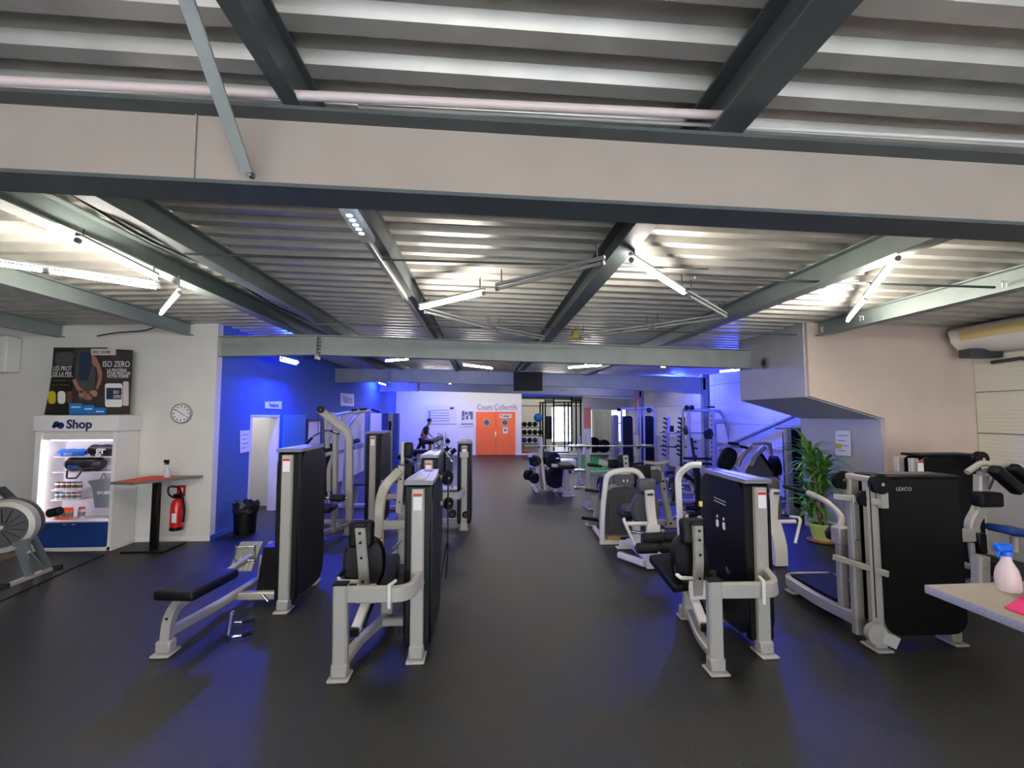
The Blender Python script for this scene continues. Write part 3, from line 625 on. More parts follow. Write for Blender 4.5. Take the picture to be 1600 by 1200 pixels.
# ================================================================ MACHINES
SP, BP = 'silver_paint', 'black_plastic'
def foot(p, x, y, w_=.15, d=.2, m=SP):
    mb = MB().box((x, y, .012), (w_, d, .024), .01); mb.box((x, y, .07), (w_*.76, d*.55, .1), .012); return mb.build('foot', m, p)
def holes(p, pts, ax=(0, -1, 0), r=.012):
    for q_ in pts: C(p, 'bolt_hole', 'rubber', q_, Vector(q_)+Vector(ax)*.004, r, .001, 10)
def sticker(p, x, y, z, s=1, ax='y'):
    B(p, 'label_sticker', 'label_white', (x, y, z), (.07*s, .004, .14*s), .001); B(p, 'label_stripe', 'label_red', (x, y-.003, z+.055*s), (.07*s, .004, .025*s), .001)
def tower_y(p, x, y, zt, dep=.8, w_=.2, rear_w=.17, sm=SP, base=.1, cap='grey_plastic', rb=.16):
    """weight stack tower, narrow end towards -Y: black shroud, pale post and feet, grey moulded cap"""
    for s in (-1, 1):
        X(p, 'side_shroud', BP, rrect(y+.03, y+dep, base, zt-.03, rb, lambda a, b: V(x+s*w_/2-.012, a, b)), (.024, 0, 0))
        T(p, 'edge_strip', sm, [V(x+s*w_/2, y+.2, base-.005), V(x+s*w_/2, y+dep-.14, base-.005)], .008)
    B(p, 'weight_stack_core', 'dark_grey', (x, y+dep/2, zt*.45), (w_*.55, dep*.7, zt*.72), .01)
    B(p, 'front_shroud', BP, (x, y+.05, (zt+base)/2-.02), (w_+.01, .06, zt-base-.03), .015)
    B(p, 'rear_shroud', BP, (x, y+dep-.05, (zt+base)/2), (w_*.9, .05, zt-base-.1), .015)
    a, b = w_/2+.015, rear_w/2
    cp = X(p, 'top_cap', cap, [V(x-a, y, zt-.03), V(x+a, y, zt-.03), V(x+a, y+.3*dep, zt-.03), V(x+b, y+dep, zt-.03), V(x-b, y+dep, zt-.03), V(x-a, y+.3*dep, zt-.03)], (0, 0, .035))
    X(cp, 'cap_recess', 'dark_grey', [V(x+(b*.6)*math.cos(t*math.pi/6), y+dep-.13+.07*math.sin(t*math.pi/6), zt+.004) for t in range(12)], (0, 0, .004))
    X(cp, 'cap_rib', sm, [V(x-a*.4, y+.06, zt+.004), V(x+a*.4, y+.06, zt+.004), V(x+b*.4, y+dep-.25, zt+.004), V(x-b*.4, y+dep-.25, zt+.004)], (0, 0, .008))
    R(p, 'front_post', sm, [V(x, y, .05), V(x, y, .25), V(x, y-.01, zt-.06)], .105, .06, up=(0, -1, 0)); foot(p, x, y)
    R(p, 'rear_post', sm, [V(x, y+dep-.02, .05), V(x, y+dep-.02, zt-.1)], .1, .05, up=(0, -1, 0)); foot(p, x, y+dep)
    sticker(p, x, y-.045, zt-.16)
def oval_pad(p, n, m, c, rx, rz, th, rot=(0, 0, 0), sq=2.6):
    Rm = Euler(rot).to_matrix(); c = Vector(c); k = 26; mb = MB(); vs = []
    for sc, yy in ((.55, -.5), (.88, -.46), (1, -.15), (1, .15), (.88, .46), (.55, .5)):
        for i in range(k):
            a = 2*math.pi*i/k; ca, sa = math.cos(a), math.sin(a)
            r_ = (abs(ca)**sq+abs(sa)**sq)**(-1/sq); vs.append(c+Rm @ V(rx*sc*r_*ca, yy*th, rz*sc*r_*sa))
    mb.add(vs, [[j*k+i, j*k+(i+1) % k, (j+1)*k+(i+1) % k, (j+1)*k+i] for j in range(5) for i in range(k)]+[list(range(k)), [5*k+i for i in range(k)]])
    return mb.build(n, m, p)
def roller(p, a, b, r, name='roller_pad'):
    a, b = Vector(a), Vector(b); d = (b-a).normalized()
    o = C(p, name, 'foam', a, b, r, .02, 22); C(o, 'end_cap', 'dark_grey', a-d*.012, a+d*.004, r*.5, .002, 12); C(o, 'end_cap', 'dark_grey', b-d*.004, b+d*.012, r*.5, .002, 12); return o
def pulley(p, c, ax, r=.055, th=.03):
    ax = Vector(ax).normalized(); c = Vector(c)
    o = MB().lathe([(0, 0), (r, 0), (r*.85, th*.3), (r*.85, th*.7), (r, th), (0, th)], c-ax*th/2, ax, 20).build('pulley', BP, p)
    C(o, 'pulley_bolt', 'chrome', c-ax*th*.8, c+ax*th*.8, r*.2, .002, 8); return o
def plate(p, c, ax, r=.22, th=.04, name='weight_plate', m='iron'):
    ax = Vector(ax).normalized(); c = Vector(c); h = th/2
    o = MB().lathe([(.026, -h*.9), (.06, -h), (.07, -h*.5), (r*.74, -h*.5), (r*.8, -h), (r, -h*.8), (r, h*.8), (r*.8, h), (r*.74, h*.5), (.07, h*.5), (.06, h), (.026, h*.9), (.026, -h*.9)], c, ax, 30).build(name, m, p)
    return o
def grip(p, a, b, r=.018, name='hand_grip'): return C(p, name, 'rubber', a, b, r, .005, 12)

# ---- seated machine with its back to us (front left); copied at front right
def seated_machine(label):
    ox, oy = -.55, 3.96
    r = root('seated_press_machine', V(ox, oy, 0), label, 'gym machine', 'twin seated machines in the front row')
    P = lambda x, y, z: V(ox+x, oy+y, z)
    tower_y(r, ox, oy, 1.44, .84, .21)
    # near frame
    R(r, 'near_post', SP, [P(-.54, -.24, .05), P(-.54, -.24, .24), P(-.545, -.25, .7)], .11, .075, up=(0, -1, 0)); foot(r, ox-.54, oy-.24, .16, .17)
    B(r, 'post_cap', 'rubber', P(-.545, -.25, .705), (.112, .078, .02), .004)
    R(r, 'guard_rail', SP, [P(-.54, -.24, .62), P(-.02, -.26, .62), P(.03, -.02, .66)], .05, .12, .22)
    R(r, 'base_rail', SP, [P(-.53, -.2, .1), P(-.5, .1, .1), P(-.36, .62, .1)], .075, .07, .1)
    R(r, 'cross_rail', SP, [P(-.4, .48, .1), P(-.06, .48, .1)], .07, .07)
    R(r, 'pedestal', SP, [P(-.36, .62, .05), P(-.36, .62, .5)], .12, .08, up=(0, -1, 0)); foot(r, ox-.36, oy+.72, .14, .14)
    X(r, 'linkage_panel', 'dark_grey', [P(-.3, .55, .16), P(-.1, .55, .16), P(-.1, .55, .5), P(-.3, .55, .5)], (0, .03, 0))
    R(r, 'slide_rail', 'white_paint', [P(-.5, .03, .24), P(-.45, .52, .5)], .075, .06); B(r, 'slide_end', 'rubber', P(-.503, .0, .225), (.07, .03, .06), .005)
    T(r, 'adjuster_rack', 'rubber', [P(-.44, .05, .25), P(-.4, .5, .46)], .014); C(r, 'adjuster_knob', 'rubber', P(-.41, .28, .38), P(-.37, .28, .38), .022)
    B(r, 'carriage_plate', 'white_paint', P(-.46, .2, .46), (.17, .03, .16), .006)
    # back support seen from behind
    bp_ = R(r, 'back_post', 'steel_paint' if 0 else SP, [P(-.47, .2, .42), P(-.48, .14, .74), P(-.5, .1, 1.05)], .085, .05, up=(0, -1, .2))
    holes(bp_, [P(-.497, .072, 1.0), P(-.492, .08, .92), P(-.484, .095, .79), P(-.477, .13, .58)])
    B(r, 'post_top_cap', 'rubber', P(-.502, .1, 1.055), (.09, .055, .025), .005)
    pad(r, 'head_pad', 'vinyl', P(-.51, .19, .97), (.21, .1, .23), (-.15, 0, 0), .035)
    oval_pad(r, 'back_pad', 'vinyl', P(-.5, .27, .7), .18, .23, .1, (-.1, 0, .1))
    pad(r, 'seat_pad', 'vinyl', P(-.47, .52, .52), (.44, .5, .09), (.28, -.05, .1), .03)
    T(r, 'seat_bar', 'chrome', [P(-.13, .3, .56), P(-.02, .62, .74)], .012)
    roller(r, P(-.08, .62, .68), P(.0, .62, .68), .06, 'shin_pad')
    for s, x in ((-1, -.62),):
        T(r, 'side_handle', 'white_paint', [P(-.5, .2, .56), P(-.66, .1, .6), P(-.68, .14, .62)], .017, .05); grip(r, P(-.68, .13, .62), P(-.6, .42, .74), .018)
    for q_ in (P(-.17, -.25, .62),): MB().tube([q_+V(0, -.05, -.09), q_+V(0, -.05, .09)], .013, 8).tube([q_+V(0, -.05, .08), q_+V(.03, .05, .08)], .013, 8).build('strap_clip', 'white_paint', r)
    return r
m9 = seated_machine('seated machine with pale frame at the front left, its black tower beside the aisle')
m22 = copy_tree(m9); m22.location += V(2.9, -.09, 0); m22['label'] = 'seated machine with pale frame at the front right, blue light on its black tower top'
for m_, s in ((m9, 1),):
    x, y = -.55+.135, 3.96
    rr = MB(); 
    pulley(m_, V(x+.05, y+.72, 1.37), (1, -.8, 0), .07); pulley(m_, V(x+.06, y+.72, 1.12), (1, -.8, 0), .06); R(m_, 'pulley_bracket', 'silver_paint', [V(x-.03, y+.74, 1.37), V(x+.04, y+.74, 1.37)], .04, .04); R(m_, 'pulley_bracket', 'silver_paint', [V(x-.03, y+.74, 1.12), V(x+.05, y+.74, 1.12)], .04, .04)
    T(m_, 'cable', 'cable', [V(x+.06, y+.68, 1.37), V(x+.06, y+.68, .6), V(x+.04, y+.7, .4)], .008)
    T(m_, 'cable_guide', 'chrome', [V(x+.01, y+.74, .4), V(x+.06, y+.74, .75)], .014)
# extras of the right twin: white lift handle, side decal, leg rollers
x, y = 2.35, 3.87
R(m22, 'lift_arm', 'white_paint', [V(2.12, 4.95, .62), V(2.1, 4.95, 1.35), V(2.2, 4.85, 1.47), V(2.3, 4.8, 1.47)], .06, .05, .1)
oval_pad(m22, 'cam_cover', 'silver_paint', V(2.1, 4.45, .78), .1, .24, .06, (0, 0, 1.2))
B(m22, 'yellow_pin', 'yellow', V(2.04, 4.3, 1.16), (.03, .03, .05), .006)
for k in range(2):
    X(m22, 'figure_decal', 'label_white', rrect(4.22+.12*k, 4.27+.12*k, .93, 1.0, .02, lambda a_, b_: V(x-.119, a_, b_)), (-.002, 0, 0)); C(m22, 'figure_decal', 'label_white', V(x-.119, 4.245+.12*k, 1.03), V(x-.121, 4.245+.12*k, 1.03), .015, .0005, 10)
for k in range(2): X(m22, 'text_line_decal', 'label_white', [V(x-.12, 4.2, 1.16+.03*k), V(x-.12, 4.42, 1.17+.03*k), V(x-.12, 4.42, 1.175+.03*k), V(x-.12, 4.2, 1.165+.03*k)], (-.002, 0, 0))

# ---- low row with long bench (left)
lr = root('low_row_machine', V(-2.2, 4.9, 0), 'low row machine with a long black bench beside its tall black tower', 'gym machine')
tower_y(lr, -2.04, 4.98, 1.64, .78, .22, .2, cap='grey_plastic')
R(lr, 'bench_leg', SP, [V(-2.66, 4.17, .05), V(-2.66, 4.2, .36), V(-2.58, 4.7, .42)], .1, .075, .22, up=(1, 0, 0)); foot(lr, -2.66, 4.17, .16, .18); holes(lr, [V(-2.64, 4.13, .3)])
R(lr, 'base_rail', SP, [V(-2.66, 4.22, .16), V(-2.62, 4.9, .12), V(-2.55, 5.7, .12)], .075, .075)
R(lr, 'cross_rail', SP, [V(-2.6, 5.15, .1), V(-2.1, 5.15, .1)], .08, .08)
T(lr, 'lock_pin', 'chrome', [V(-2.3, 5.08, .13), V(-2.24, 5.08, .06)], .014)
pad(lr, 'bench_pad', 'vinyl', V(-2.55, 4.4, .49), (.36, .6, .09), (.0, 0, -.12), .03)
R(lr, 'seat_rail', SP, [V(-2.56, 4.6, .42), V(-2.56, 5.35, .44)], .06, .06)
for s in (-1, 1):
    fp_ = B(lr, 'foot_plate', 'grey_plastic', V(-2.52+s*.16, 5.5, .4), (.26, .035, .36), .01, (-.75, 0, 0))
    for k in range(5): R(fp_, 'tread_rib', 'silver_paint', [V(-2.52+s*.16-.1+.05*k, 5.37, .285), V(-2.52+s*.16-.1+.05*k, 5.6, .52)], .014, .01)
R(lr, 'foot_plate_arm', SP, [V(-2.52, 5.5, .1), V(-2.52, 5.55, .4)], .07, .06)
for z in (.44, .58): T(lr, 'foot_stop_bar', 'chrome', [V(-2.66, 5.22, z), V(-2.46, 5.22, z)], .009)
for x in (-2.66, -2.46): T(lr, 'foot_stop_bar', 'chrome', [V(x, 5.22, .42), V(x, 5.22, .6)], .011)
X(lr, 'cable_cover', BP, [V(-2.42, 5.2, .12), V(-2.16, 5.2, .12), V(-2.16, 5.2, .58), V(-2.36, 5.2, .58)], (0, .3, 0))
ha = root('row_handle', G(372, 985), 'chrome rowing handle with two black grips lying on the floor beside the bench', 'handle')
g = lambda a, b, z=.03: G(a, b, z)
T(ha, 'bar', 'chrome', [g(362, 960, .06), g(356, 996, .03), g(378, 993), g(383, 990)], .013, .05); grip(ha, g(378, 993), g(394, 988), .018)
T(ha, 'bar', 'chrome', [g(366, 972, .04), g(378, 972)], .013); grip(ha, g(378, 972), g(398, 968), .018); C(ha, 'eyelet', 'chrome', g(361, 962, .05), g(364, 956, .06), .02)

# ---- second machine behind, with curved column
ox, oy = -.73, 6.2
r = root('seated_row_machine', V(ox, oy, 0), 'seated machine with a curved pale column just behind the front left one', 'gym machine'); P = lambda x, y, z: V(ox+x, oy+y, z)
tower_y(r, ox, oy, 1.46, .84, .2)
R(r, 'curved_column', SP, [P(-.58, -.25, .05), P(-.58, -.25, .85), P(-.55, -.15, 1.08), P(-.4, .05, 1.25)], .12, .08, .3, up=(0, -1, 0)); foot(r, ox-.56, oy-.25, .17, .18); sticker(r, ox-.56, oy-.3, .42, 1)
R(r, 'guard_rail', SP, [P(-.52, -.24, .62), P(-.06, -.24, .62)], .05, .11)
R(r, 'base_rail', SP, [P(-.56, -.2, .1), P(-.4, .75, .1)], .08, .07); R(r, 'cross_rail', SP, [P(-.42, .5, .1), P(-.05, .5, .1)], .07, .07)
R(r, 'pedestal', SP, [P(-.38, .3, .05), P(-.38, .3, .75)], .13, .1, up=(0, -1, 0)); foot(r, ox-.38, oy+.3)
R(r, 'back_post', SP, [P(-.4, .1, .7), P(-.37, .08, 1.32)], .085, .05, up=(0, -1, 0)); holes(r, [P(-.372, .045, 1.25), P(-.374, .045, 1.15), P(-.385, .045, .85)])
pad(r, 'head_pad', 'vinyl', P(-.35, .2, 1.2), (.26, .1, .24)); pad(r, 'roll_pad', 'vinyl', P(-.34, .45, 1.5), (.12, .12, .22))
R(r, 'roll_post', SP, [P(-.42, .45, .9), P(-.42, .45, 1.62)], .05, .04, up=(0, -1, 0))
oval_pad(r, 'back_pad', 'vinyl', P(-.22, .28, .95), .17, .26, .1); pad(r, 'seat_pad', 'vinyl', P(-.1, .6, .55), (.34, .4, .08))
roller(r, P(-.3, .2, .68), P(-.16, .2, .68), .05, 'shin_pad'); T(r, 'side_handle', 'chrome', [P(-.66, .1, .6), P(-.72, .3, .95), P(-.66, .3, 1.1)], .014, .1)
T(r, 'linkage', 'chrome', [P(-.5, .2, .2), P(-.2, .4, .5)], .02)
# ---- third tower beside the aisle
ox, oy = -.35, 8.2
r = root('aisle_tower_machine', V(ox, oy, 0), 'slim black tower machine with a pale post, third along the aisle on the left', 'gym machine'); P = lambda x, y, z: V(ox+x, oy+y, z)
tower_y(r, ox, oy, 1.52, .8, .22); B(r, 'top_bracket', SP, P(0, -.04, 1.3), (.15, .04, .1), .006)
R(r, 'guard_rail', SP, [P(-.62, -.24, .62), P(-.06, -.22, .62), P(0, -.02, .68)], .05, .12, .15)
R(r, 'cross_rail', SP, [P(-.7, .3, .1), P(-.05, .3, .1)], .07, .07); roller(r, P(-.2, -.06, .28), P(-.2, .06, .28), .07); roller(r, P(.03, -.08, .27), P(.03, .04, .27), .06)
T(r, 'lift_handle', SP, [P(-.42, .3, 1.45), P(-.42, .3, .95), P(-.5, .3, .8), P(-.62, .3, .75)], .025, .12); T(r, 'lower_handle', 'chrome', [P(-.62, 0, .85), P(-.45, 0, .85), P(-.4, 0, .7), P(-.42, 0, .42), P(-.2, 0, .38)], .018, .08)
pad(r, 'back_pad', 'vinyl', P(-.5, .6, 1.05), (.25, .12, .5)); pad(r, 'seat_pad', 'vinyl', P(-.45, .45, .55), (.3, .4, .08)); R(r, 'back_post', SP, [P(-.5, .7, .1), P(-.5, .7, 1.25)], .09, .06, up=(0, -1, 0))
# tower behind (blue lit, left)
ox, oy = -1.92, 8.15
r = root('blue_lit_tower_machine', V(ox, oy, 0), 'tall black tower machine catching blue light, between the pulldown frame and the seated machines', 'gym machine'); P = lambda x, y, z: V(ox+x, oy+y, z)
tower_y(r, ox, oy, 1.7, .85, .24); R(r, 'guard_rail', SP, [P(.1, -.1, .6), P(.5, -.1, .62)], .05, .1)
R(r, 'cross_rail', SP, [P(0, .2, .1), P(.6, .2, .1)], .07, .07); pad(r, 'seat_pad', 'vinyl', P(.45, .5, .5), (.3, .35, .08)); R(r, 'seat_post', SP, [P(.45, .5, .1), P(.45, .5, .48)], .08, .08, up=(0, 1, 0))
T(r, 'lever', 'navy', [P(.15, -.2, .55), P(.32, -.2, 1.0)], .012)
# ---- lat pulldown
r = root('lat_pulldown_machine', V(-2.6, 8.0, 0), 'tall lat pulldown frame with slanting top beam and bent bar before the blue wall', 'gym machine')
R(r, 'top_beam', SP, [A(499, 640, 8.0), A(540, 672, 8.0), A(546, 684, 8.0), A(546, 812, 8.0)], .12, .09, .25, up=(0, -1, 0))
R(r, 'upright', SP, [A(524, 662, 8.25), A(524, 806, 8.25)], .08, .1, up=(0, -1, 0)); R(r, 'upright', SP, [A(510, 652, 8.6), A(512, 700, 8.6)], .07, .08, up=(0, -1, 0))
pulley(r, A(501, 640, 7.93), (0, 1, 0), .06); T(r, 'cable', 'cable', [A(497, 645, 7.95), A(497, 678, 7.95)], .005)
T(r, 'lat_bar', 'chrome', [A(479, 690, 7.7), A(492, 680, 7.8), A(512, 672, 8.0), A(528, 676, 8.05)], .014, .05); grip(r, A(476, 698, 7.6), A(488, 684, 7.75)); grip(r, A(516, 673, 8.0), A(530, 678, 8.1))
for dx in (0, 18): R(r, 'rear_arch', SP, [A(496+dx, 768, 8.5), A(496+dx, 724+dx*.3, 8.5), A(506+dx*.8, 711+dx*.2, 8.5), A(522, 707, 8.5)], .07, .06, .15, up=(0, -1, 0))
B(r, 'weight_shroud', BP, A(509, 735, 8.9), (.32, .3, 1.0), .02)
roller(r, A(489, 778, 7.7), A(508, 778, 7.7), .058); roller(r, A(516, 778, 7.7), A(539, 778, 7.7), .058); T(r, 'roller_bar', 'chrome', [A(486, 778, 7.7), A(542, 778, 7.7)], .015); T(r, 'roller_post', SP, [A(514, 770, 7.75), A(514, 800, 7.8)], .022)
pad(r, 'seat_pad', 'vinyl', V(-2.55, 7.6, .52), (.34, .42, .09)); R(r, 'seat_leg', SP, [V(-2.68, 7.4, .05), V(-2.68, 7.42, .42), V(-2.5, 7.9, .47)], .09, .07, .15, up=(1, 0, 0)); foot(r, -2.68, 7.4)
R(r, 'base_rail', SP, [V(-2.66, 7.45, .12), V(-2.2, 8.4, .12)], .08, .08); R(r, 'base_rail', SP, [V(-2.95, 8.6, .08), V(-2.12, 8.6, .08)], .08, .08); R(r, 'seat_post', SP, [V(-2.45, 7.8, .1), V(-2.45, 7.8, .46)], .07, .07, up=(0, 1, 0))
foot(r, -2.27, 8.02); foot(r, -2.57, 8.28)
# ---- assisted chin and dip station
r = root('chin_dip_machine', V(-2.7, 10.2, 0), 'chin-up and dip station with overhead grips behind the pulldown', 'gym machine'); Y = 10.2
T(r, 'top_arm', SP, [A(526, 648, Y), A(545, 644, Y), A(580, 642, Y+.4)], .035, .1); T(r, 'top_arm', SP, [A(562, 646, Y+.6), A(556, 650, Y), A(543, 668, Y), A(541, 690, Y)], .035, .1)
T(r, 'top_arm', SP, [A(533, 648, Y), A(530, 662, Y), A(528, 690, Y)], .03, .1); T(r, 'top_arm', SP, [A(537, 668, Y), A(552, 650, Y+.3)], .03)
grip(r, A(549, 641, Y), A(558, 640, Y), .025); grip(r, A(562, 640, Y), A(573, 639, Y), .025); grip(r, A(581, 640, Y+.2), A(592, 644, Y), .025)
R(r, 'upright', SP, [V(-3.02, Y, 0.02), A(545, 668, Y)], .09, .1, up=(0, -1, 0)); R(r, 'upright', SP, [V(-3.55, Y, .02), A(516, 668, Y)], .07, .08, up=(0, -1, 0)); R(r, 'slanted_brace', SP, [V(-3.4, Y, .1), A(518, 700, Y)], .06, .06, up=(0, -1, 0))
roller(r, A(549, 691, Y), A(562, 689, Y), .06); roller(r, A(549, 701, Y-.06), A(549, 701, Y+.06), .06); T(r, 'dip_bar', SP, [A(548, 697, Y), A(568, 692, Y-.2)], .025)
R(r, 'base_rail', SP, [V(-3.7, Y, .06), V(-2.2, Y, .06)], .08, .08); R(r, 'base_rail', SP, [V(-2.3, Y-.6, .06), V(-2.3, Y+.9, .06)], .08, .08); B(r, 'knee_platform', 'dark_grey', V(-2.8, Y+.2, .5), (.6, .35, .06), .02)
R(r, 'knee_post', SP, [V(-2.8, Y+.2, .05), V(-2.8, Y+.2, .5)], .07, .07, up=(0, 1, 0))
# ---- blue column by the far left corner
r = root('blue_panelled_column', V(-3.3, 16.4, 0), 'tall blue panelled column machine with grey centre post near the white back wall', 'gym machine'); Y = 16.4
for a_, b_ in ((598, 607), (615.5, 623)): B(r, 'blue_panel', 'locker_blue', (A(a_, 690, Y)+A(b_, 690, Y))/2*V(1, 1, 0).length*0+V((A(a_, 690, Y).x+A(b_, 690, Y).x)/2, Y, 1.03), (A(b_, 690, Y).x-A(a_, 690, Y).x, .3, 2.04), .01)
R(r, 'centre_post', SP, [V(A(611.5, 690, Y).x, Y-.1, .02), V(A(611.5, 690, Y).x, Y-.1, 2.05)], .15, .1, up=(0, -1, 0)); B(r, 'handle_box', BP, V(A(610.5, 690, Y).x, Y-.18, 1.62), (.08, .06, .32), .01)
foot(r, A(611.5, 690, Y).x, Y-.1, .3, .3); R(r, 'lower_post', SP, [V(A(611, 690, Y).x, Y-.35, .02), V(A(611, 690, Y).x, Y-.35, .7)], .12, .1, up=(0, -1, 0))
# ================================================================ RIGHT SIDE
def tower_x(p, x0, x1, y, zt, d=.24, lettering=None, posts=1, base=.12, side='left'):
    """weight stack tower, broad face towards -Y"""
    for yy in (y-d/2, y+d/2-.025): X(p, 'face_shroud', BP, rrect(x0+.1, x1, base, zt-.03, .13, lambda a, b: V(a, yy, b)), (0, .025, 0))
    X(p, 'shroud_rim', SP, rrect(x0+.09, x1+.01, base-.01, zt-.03, .14, lambda a, b: V(a, y-d/2+.02, b)), (0, .02, 0))
    B(p, 'weight_stack_core', 'dark_grey', ((x0+x1)/2+.05, y, zt*.47), (x1-x0-.28, d*.6, zt*.7), .01)
    cp = B(p, 'top_cap', BP, ((x0+x1)/2+.05, y, zt-.015), (x1-x0-.1, d+.03, .03), .01); B(cp, 'cap_recess', 'dark_grey', ((x0+x1)/2+.05, y, zt+.003), (x1-x0-.3, d*.5, .006), .001)
    xs = x0+.05
    for yy in (y-d/2+.05, y+d/2-.02): R(p, 'end_post', SP, [V(xs, yy, .04), V(xs, yy, zt-.05)], .09, .07, up=(0, -1, 0))
    foot(p, xs, y-d/2+.05, .15, .2); foot(p, x1-.04, y-.02, .13, .2); R(p, 'far_post', SP, [V(x1-.04, y, .04), V(x1-.04, y, zt-.2)], .05, .08, up=(0, -1, 0))
    if lettering: text(p, 'lettering', 'silver_paint', lettering, (x0+.25, y-d/2-.002, zt-.13), .045, FR)
# ---- multi row with low platform (right foreground)
r = root('low_pulley_machine', V(3.7, 3.98, 0), 'broad black tower lettered LEXCO with pulleys and a low platform, behind the counter', 'gym machine')
tower_x(r, 3.32, 4.16, 3.98, 1.47, .26, 'LEXCO')
pulley(r, V(3.37, 3.79, 1.41), (0, 1, 0), .085, .05); pulley(r, V(3.3, 4.12, 1.4), (0, 1, 0), .085, .05); pulley(r, V(3.33, 3.9, 1.27), (0, 1, 0), .07, .04)
R(r, 'pulley_bridge', SP, [V(3.34, 3.82, 1.44), V(3.34, 4.1, 1.44)], .05, .05); R(r, 'cross_plate', SP, [V(3.4, 3.8, 1.25), V(3.22, 4.12, 1.25)], .03, .05)
B(r, 'pulley_block', SP, (3.42, 3.82, 1.27), (.07, .05, .14), .006)
T(r, 'cable', 'cable', [V(3.29, 3.8, 1.4), V(3.29, 3.8, .3)], .005); T(r, 'guide_rod', 'chrome', [V(3.26, 3.95, 1.3), V(3.26, 3.95, .9), V(3.3, 3.95, .9)], .006)
R(r, 'cross_plate', SP, [V(3.4, 3.78, .66), V(3.2, 4.14, .7)], .03, .05)
T(r, 'press_arm', SP, [V(3.42, 4.35, .86), A(1318, 808, 4.6), A(1290, 782, 4.8), A(1262, 770, 5.0)], .032, .12); grip(r, A(1262, 770, 5.0), A(1224, 759, 5.2), .025); B(r, 'arm_bracket', SP, V(3.42, 4.3, .85), (.14, .12, .16), .01)
R(r, 'arm_post', SP, [V(3.42, 4.32, .1), V(3.42, 4.32, .9)], .08, .07, up=(0, -1, 0))
roller(r, A(1292, 829, 4.5), A(1322, 842, 4.4), .07); T(r, 'roller_pin', 'white_paint', [A(1320, 841, 4.4), V(3.4, 4.32, .62)], .02)
R(r, 'platform_rail', SP, [V(3.4, 4.1, .14), V(3.36, 4.6, .14), V(3.42, 5.15, .14), V(3.55, 5.22, .14), V(3.95, 5.2, .14)], .06, .11, .1); foot(r, 3.5, 5.14, .16, .14); foot(r, 3.9, 5.14, .16, .14)
X(r, 'tread_plate', 'vinyl', [V(3.44, 4.45, .17), V(3.46, 5.16, .17), V(3.95, 5.16, .17), V(3.95, 4.45, .17)], (0, 0, .03)); R(r, 'platform_rail', SP, [V(3.98, 4.1, .14), V(3.98, 5.16, .14)], .06, .1)
MB().lathe([(0, 0), (.08, 0), (.085, .02), (.085, .06), (0, .07)], V(3.3, 3.86, .16), (0, -1, 0), 20).build('transport_wheel', SP, r); R(r, 'wheel_strut', SP, [V(3.3, 3.83, .16), V(3.44, 3.77, .1)], .03, .1)
# ---- machine against the right wall
r = root('biceps_machine', V(5.6, 5.2, 0), 'machine near the warm lit wall with black tower, curved pale arms and black arm pads', 'gym machine')
tower_x(r, 4.98, 5.82, 5.25, 1.54, .26); sticker(r, 5.05, 5.1, 1.4)
pulley(r, A(1532, 717, 5.0), (0, 1, 0), .085, .05)
R(r, 'column', SP, [V(5.83, 4.9, .05), A(1524, 845, 4.9), A(1516, 820, 4.9), A(1533, 792, 4.9), A(1533, 742, 4.9)], .12, .1, .15, up=(0, -1, 0)); foot(r, 5.83, 4.9)
T(r, 'curved_arm', SP, [A(1511, 738, 4.8), A(1535, 722, 4.8), A(1556, 728, 4.75), A(1594, 762, 4.7)], .032, .15); T(r, 'curved_arm', SP, [A(1530, 740, 4.8), A(1562, 728, 4.9), A(1584, 722, 4.9), A(1604, 732, 4.8)], .03, .12); T(r, 'inner_hoop', 'chrome', [A(1565, 737, 4.9), A(1572, 728, 4.9), A(1582, 733, 4.9)], .014, .05)
pad(r, 'arm_pad', 'vinyl', A(1572, 750, 4.66), (.38, .12, .11), (0, .72, 0)); pad(r, 'arm_pad', 'vinyl', A(1598, 744, 4.85), (.34, .12, .1), (0, .72, 0)); R(r, 'strut', 'dark_grey', [A(1554, 744, 4.75), A(1545, 765, 4.8)], .02, .02)
pad(r, 'chest_pad', 'vinyl', A(1542, 780, 4.8), (.27, .14, .16)); pad(r, 'seat_pad', 'navy', A(1580, 829, 4.75), (.3, .3, .08), (0, .15, 0)); T(r, 'seat_post', SP, [A(1586, 838, 4.75), A(1586, 862, 4.75)], .04)
B(r, 'mount_plate', SP, A(1511, 836, 4.85), (.18, .04, .14), .008); R(r, 'strut', SP, [A(1517, 848, 4.85), A(1522, 890, 4.85)], .05, .05, up=(0, -1, 0)); B(r, 'pivot_box', BP, A(1530, 848, 4.85), (.1, .1, .22), .015)
R(r, 'lower_column', SP, [A(1532, 868, 4.7), A(1532, 915, 4.7)], .13, .12, up=(0, -1, 0)); R(r, 'base_rail', SP, [A(1500, 880, 5.1), A(1530, 890, 4.7)], .06, .06); pad(r, 'foot_pad', 'vinyl', A(1552, 884, 4.7), (.2, .25, .18))
R(r, 'base_rail', SP, [V(5.85, 4.7, .08), V(6.6, 4.7, .08)], .09, .09); foot(r, 5.87, 4.7); foot(r, 6.55, 4.7); R(r, 'seat_support', SP, [V(6.15, 4.75, .08), V(6.15, 4.75, .62)], .08, .08, up=(0, 1, 0))
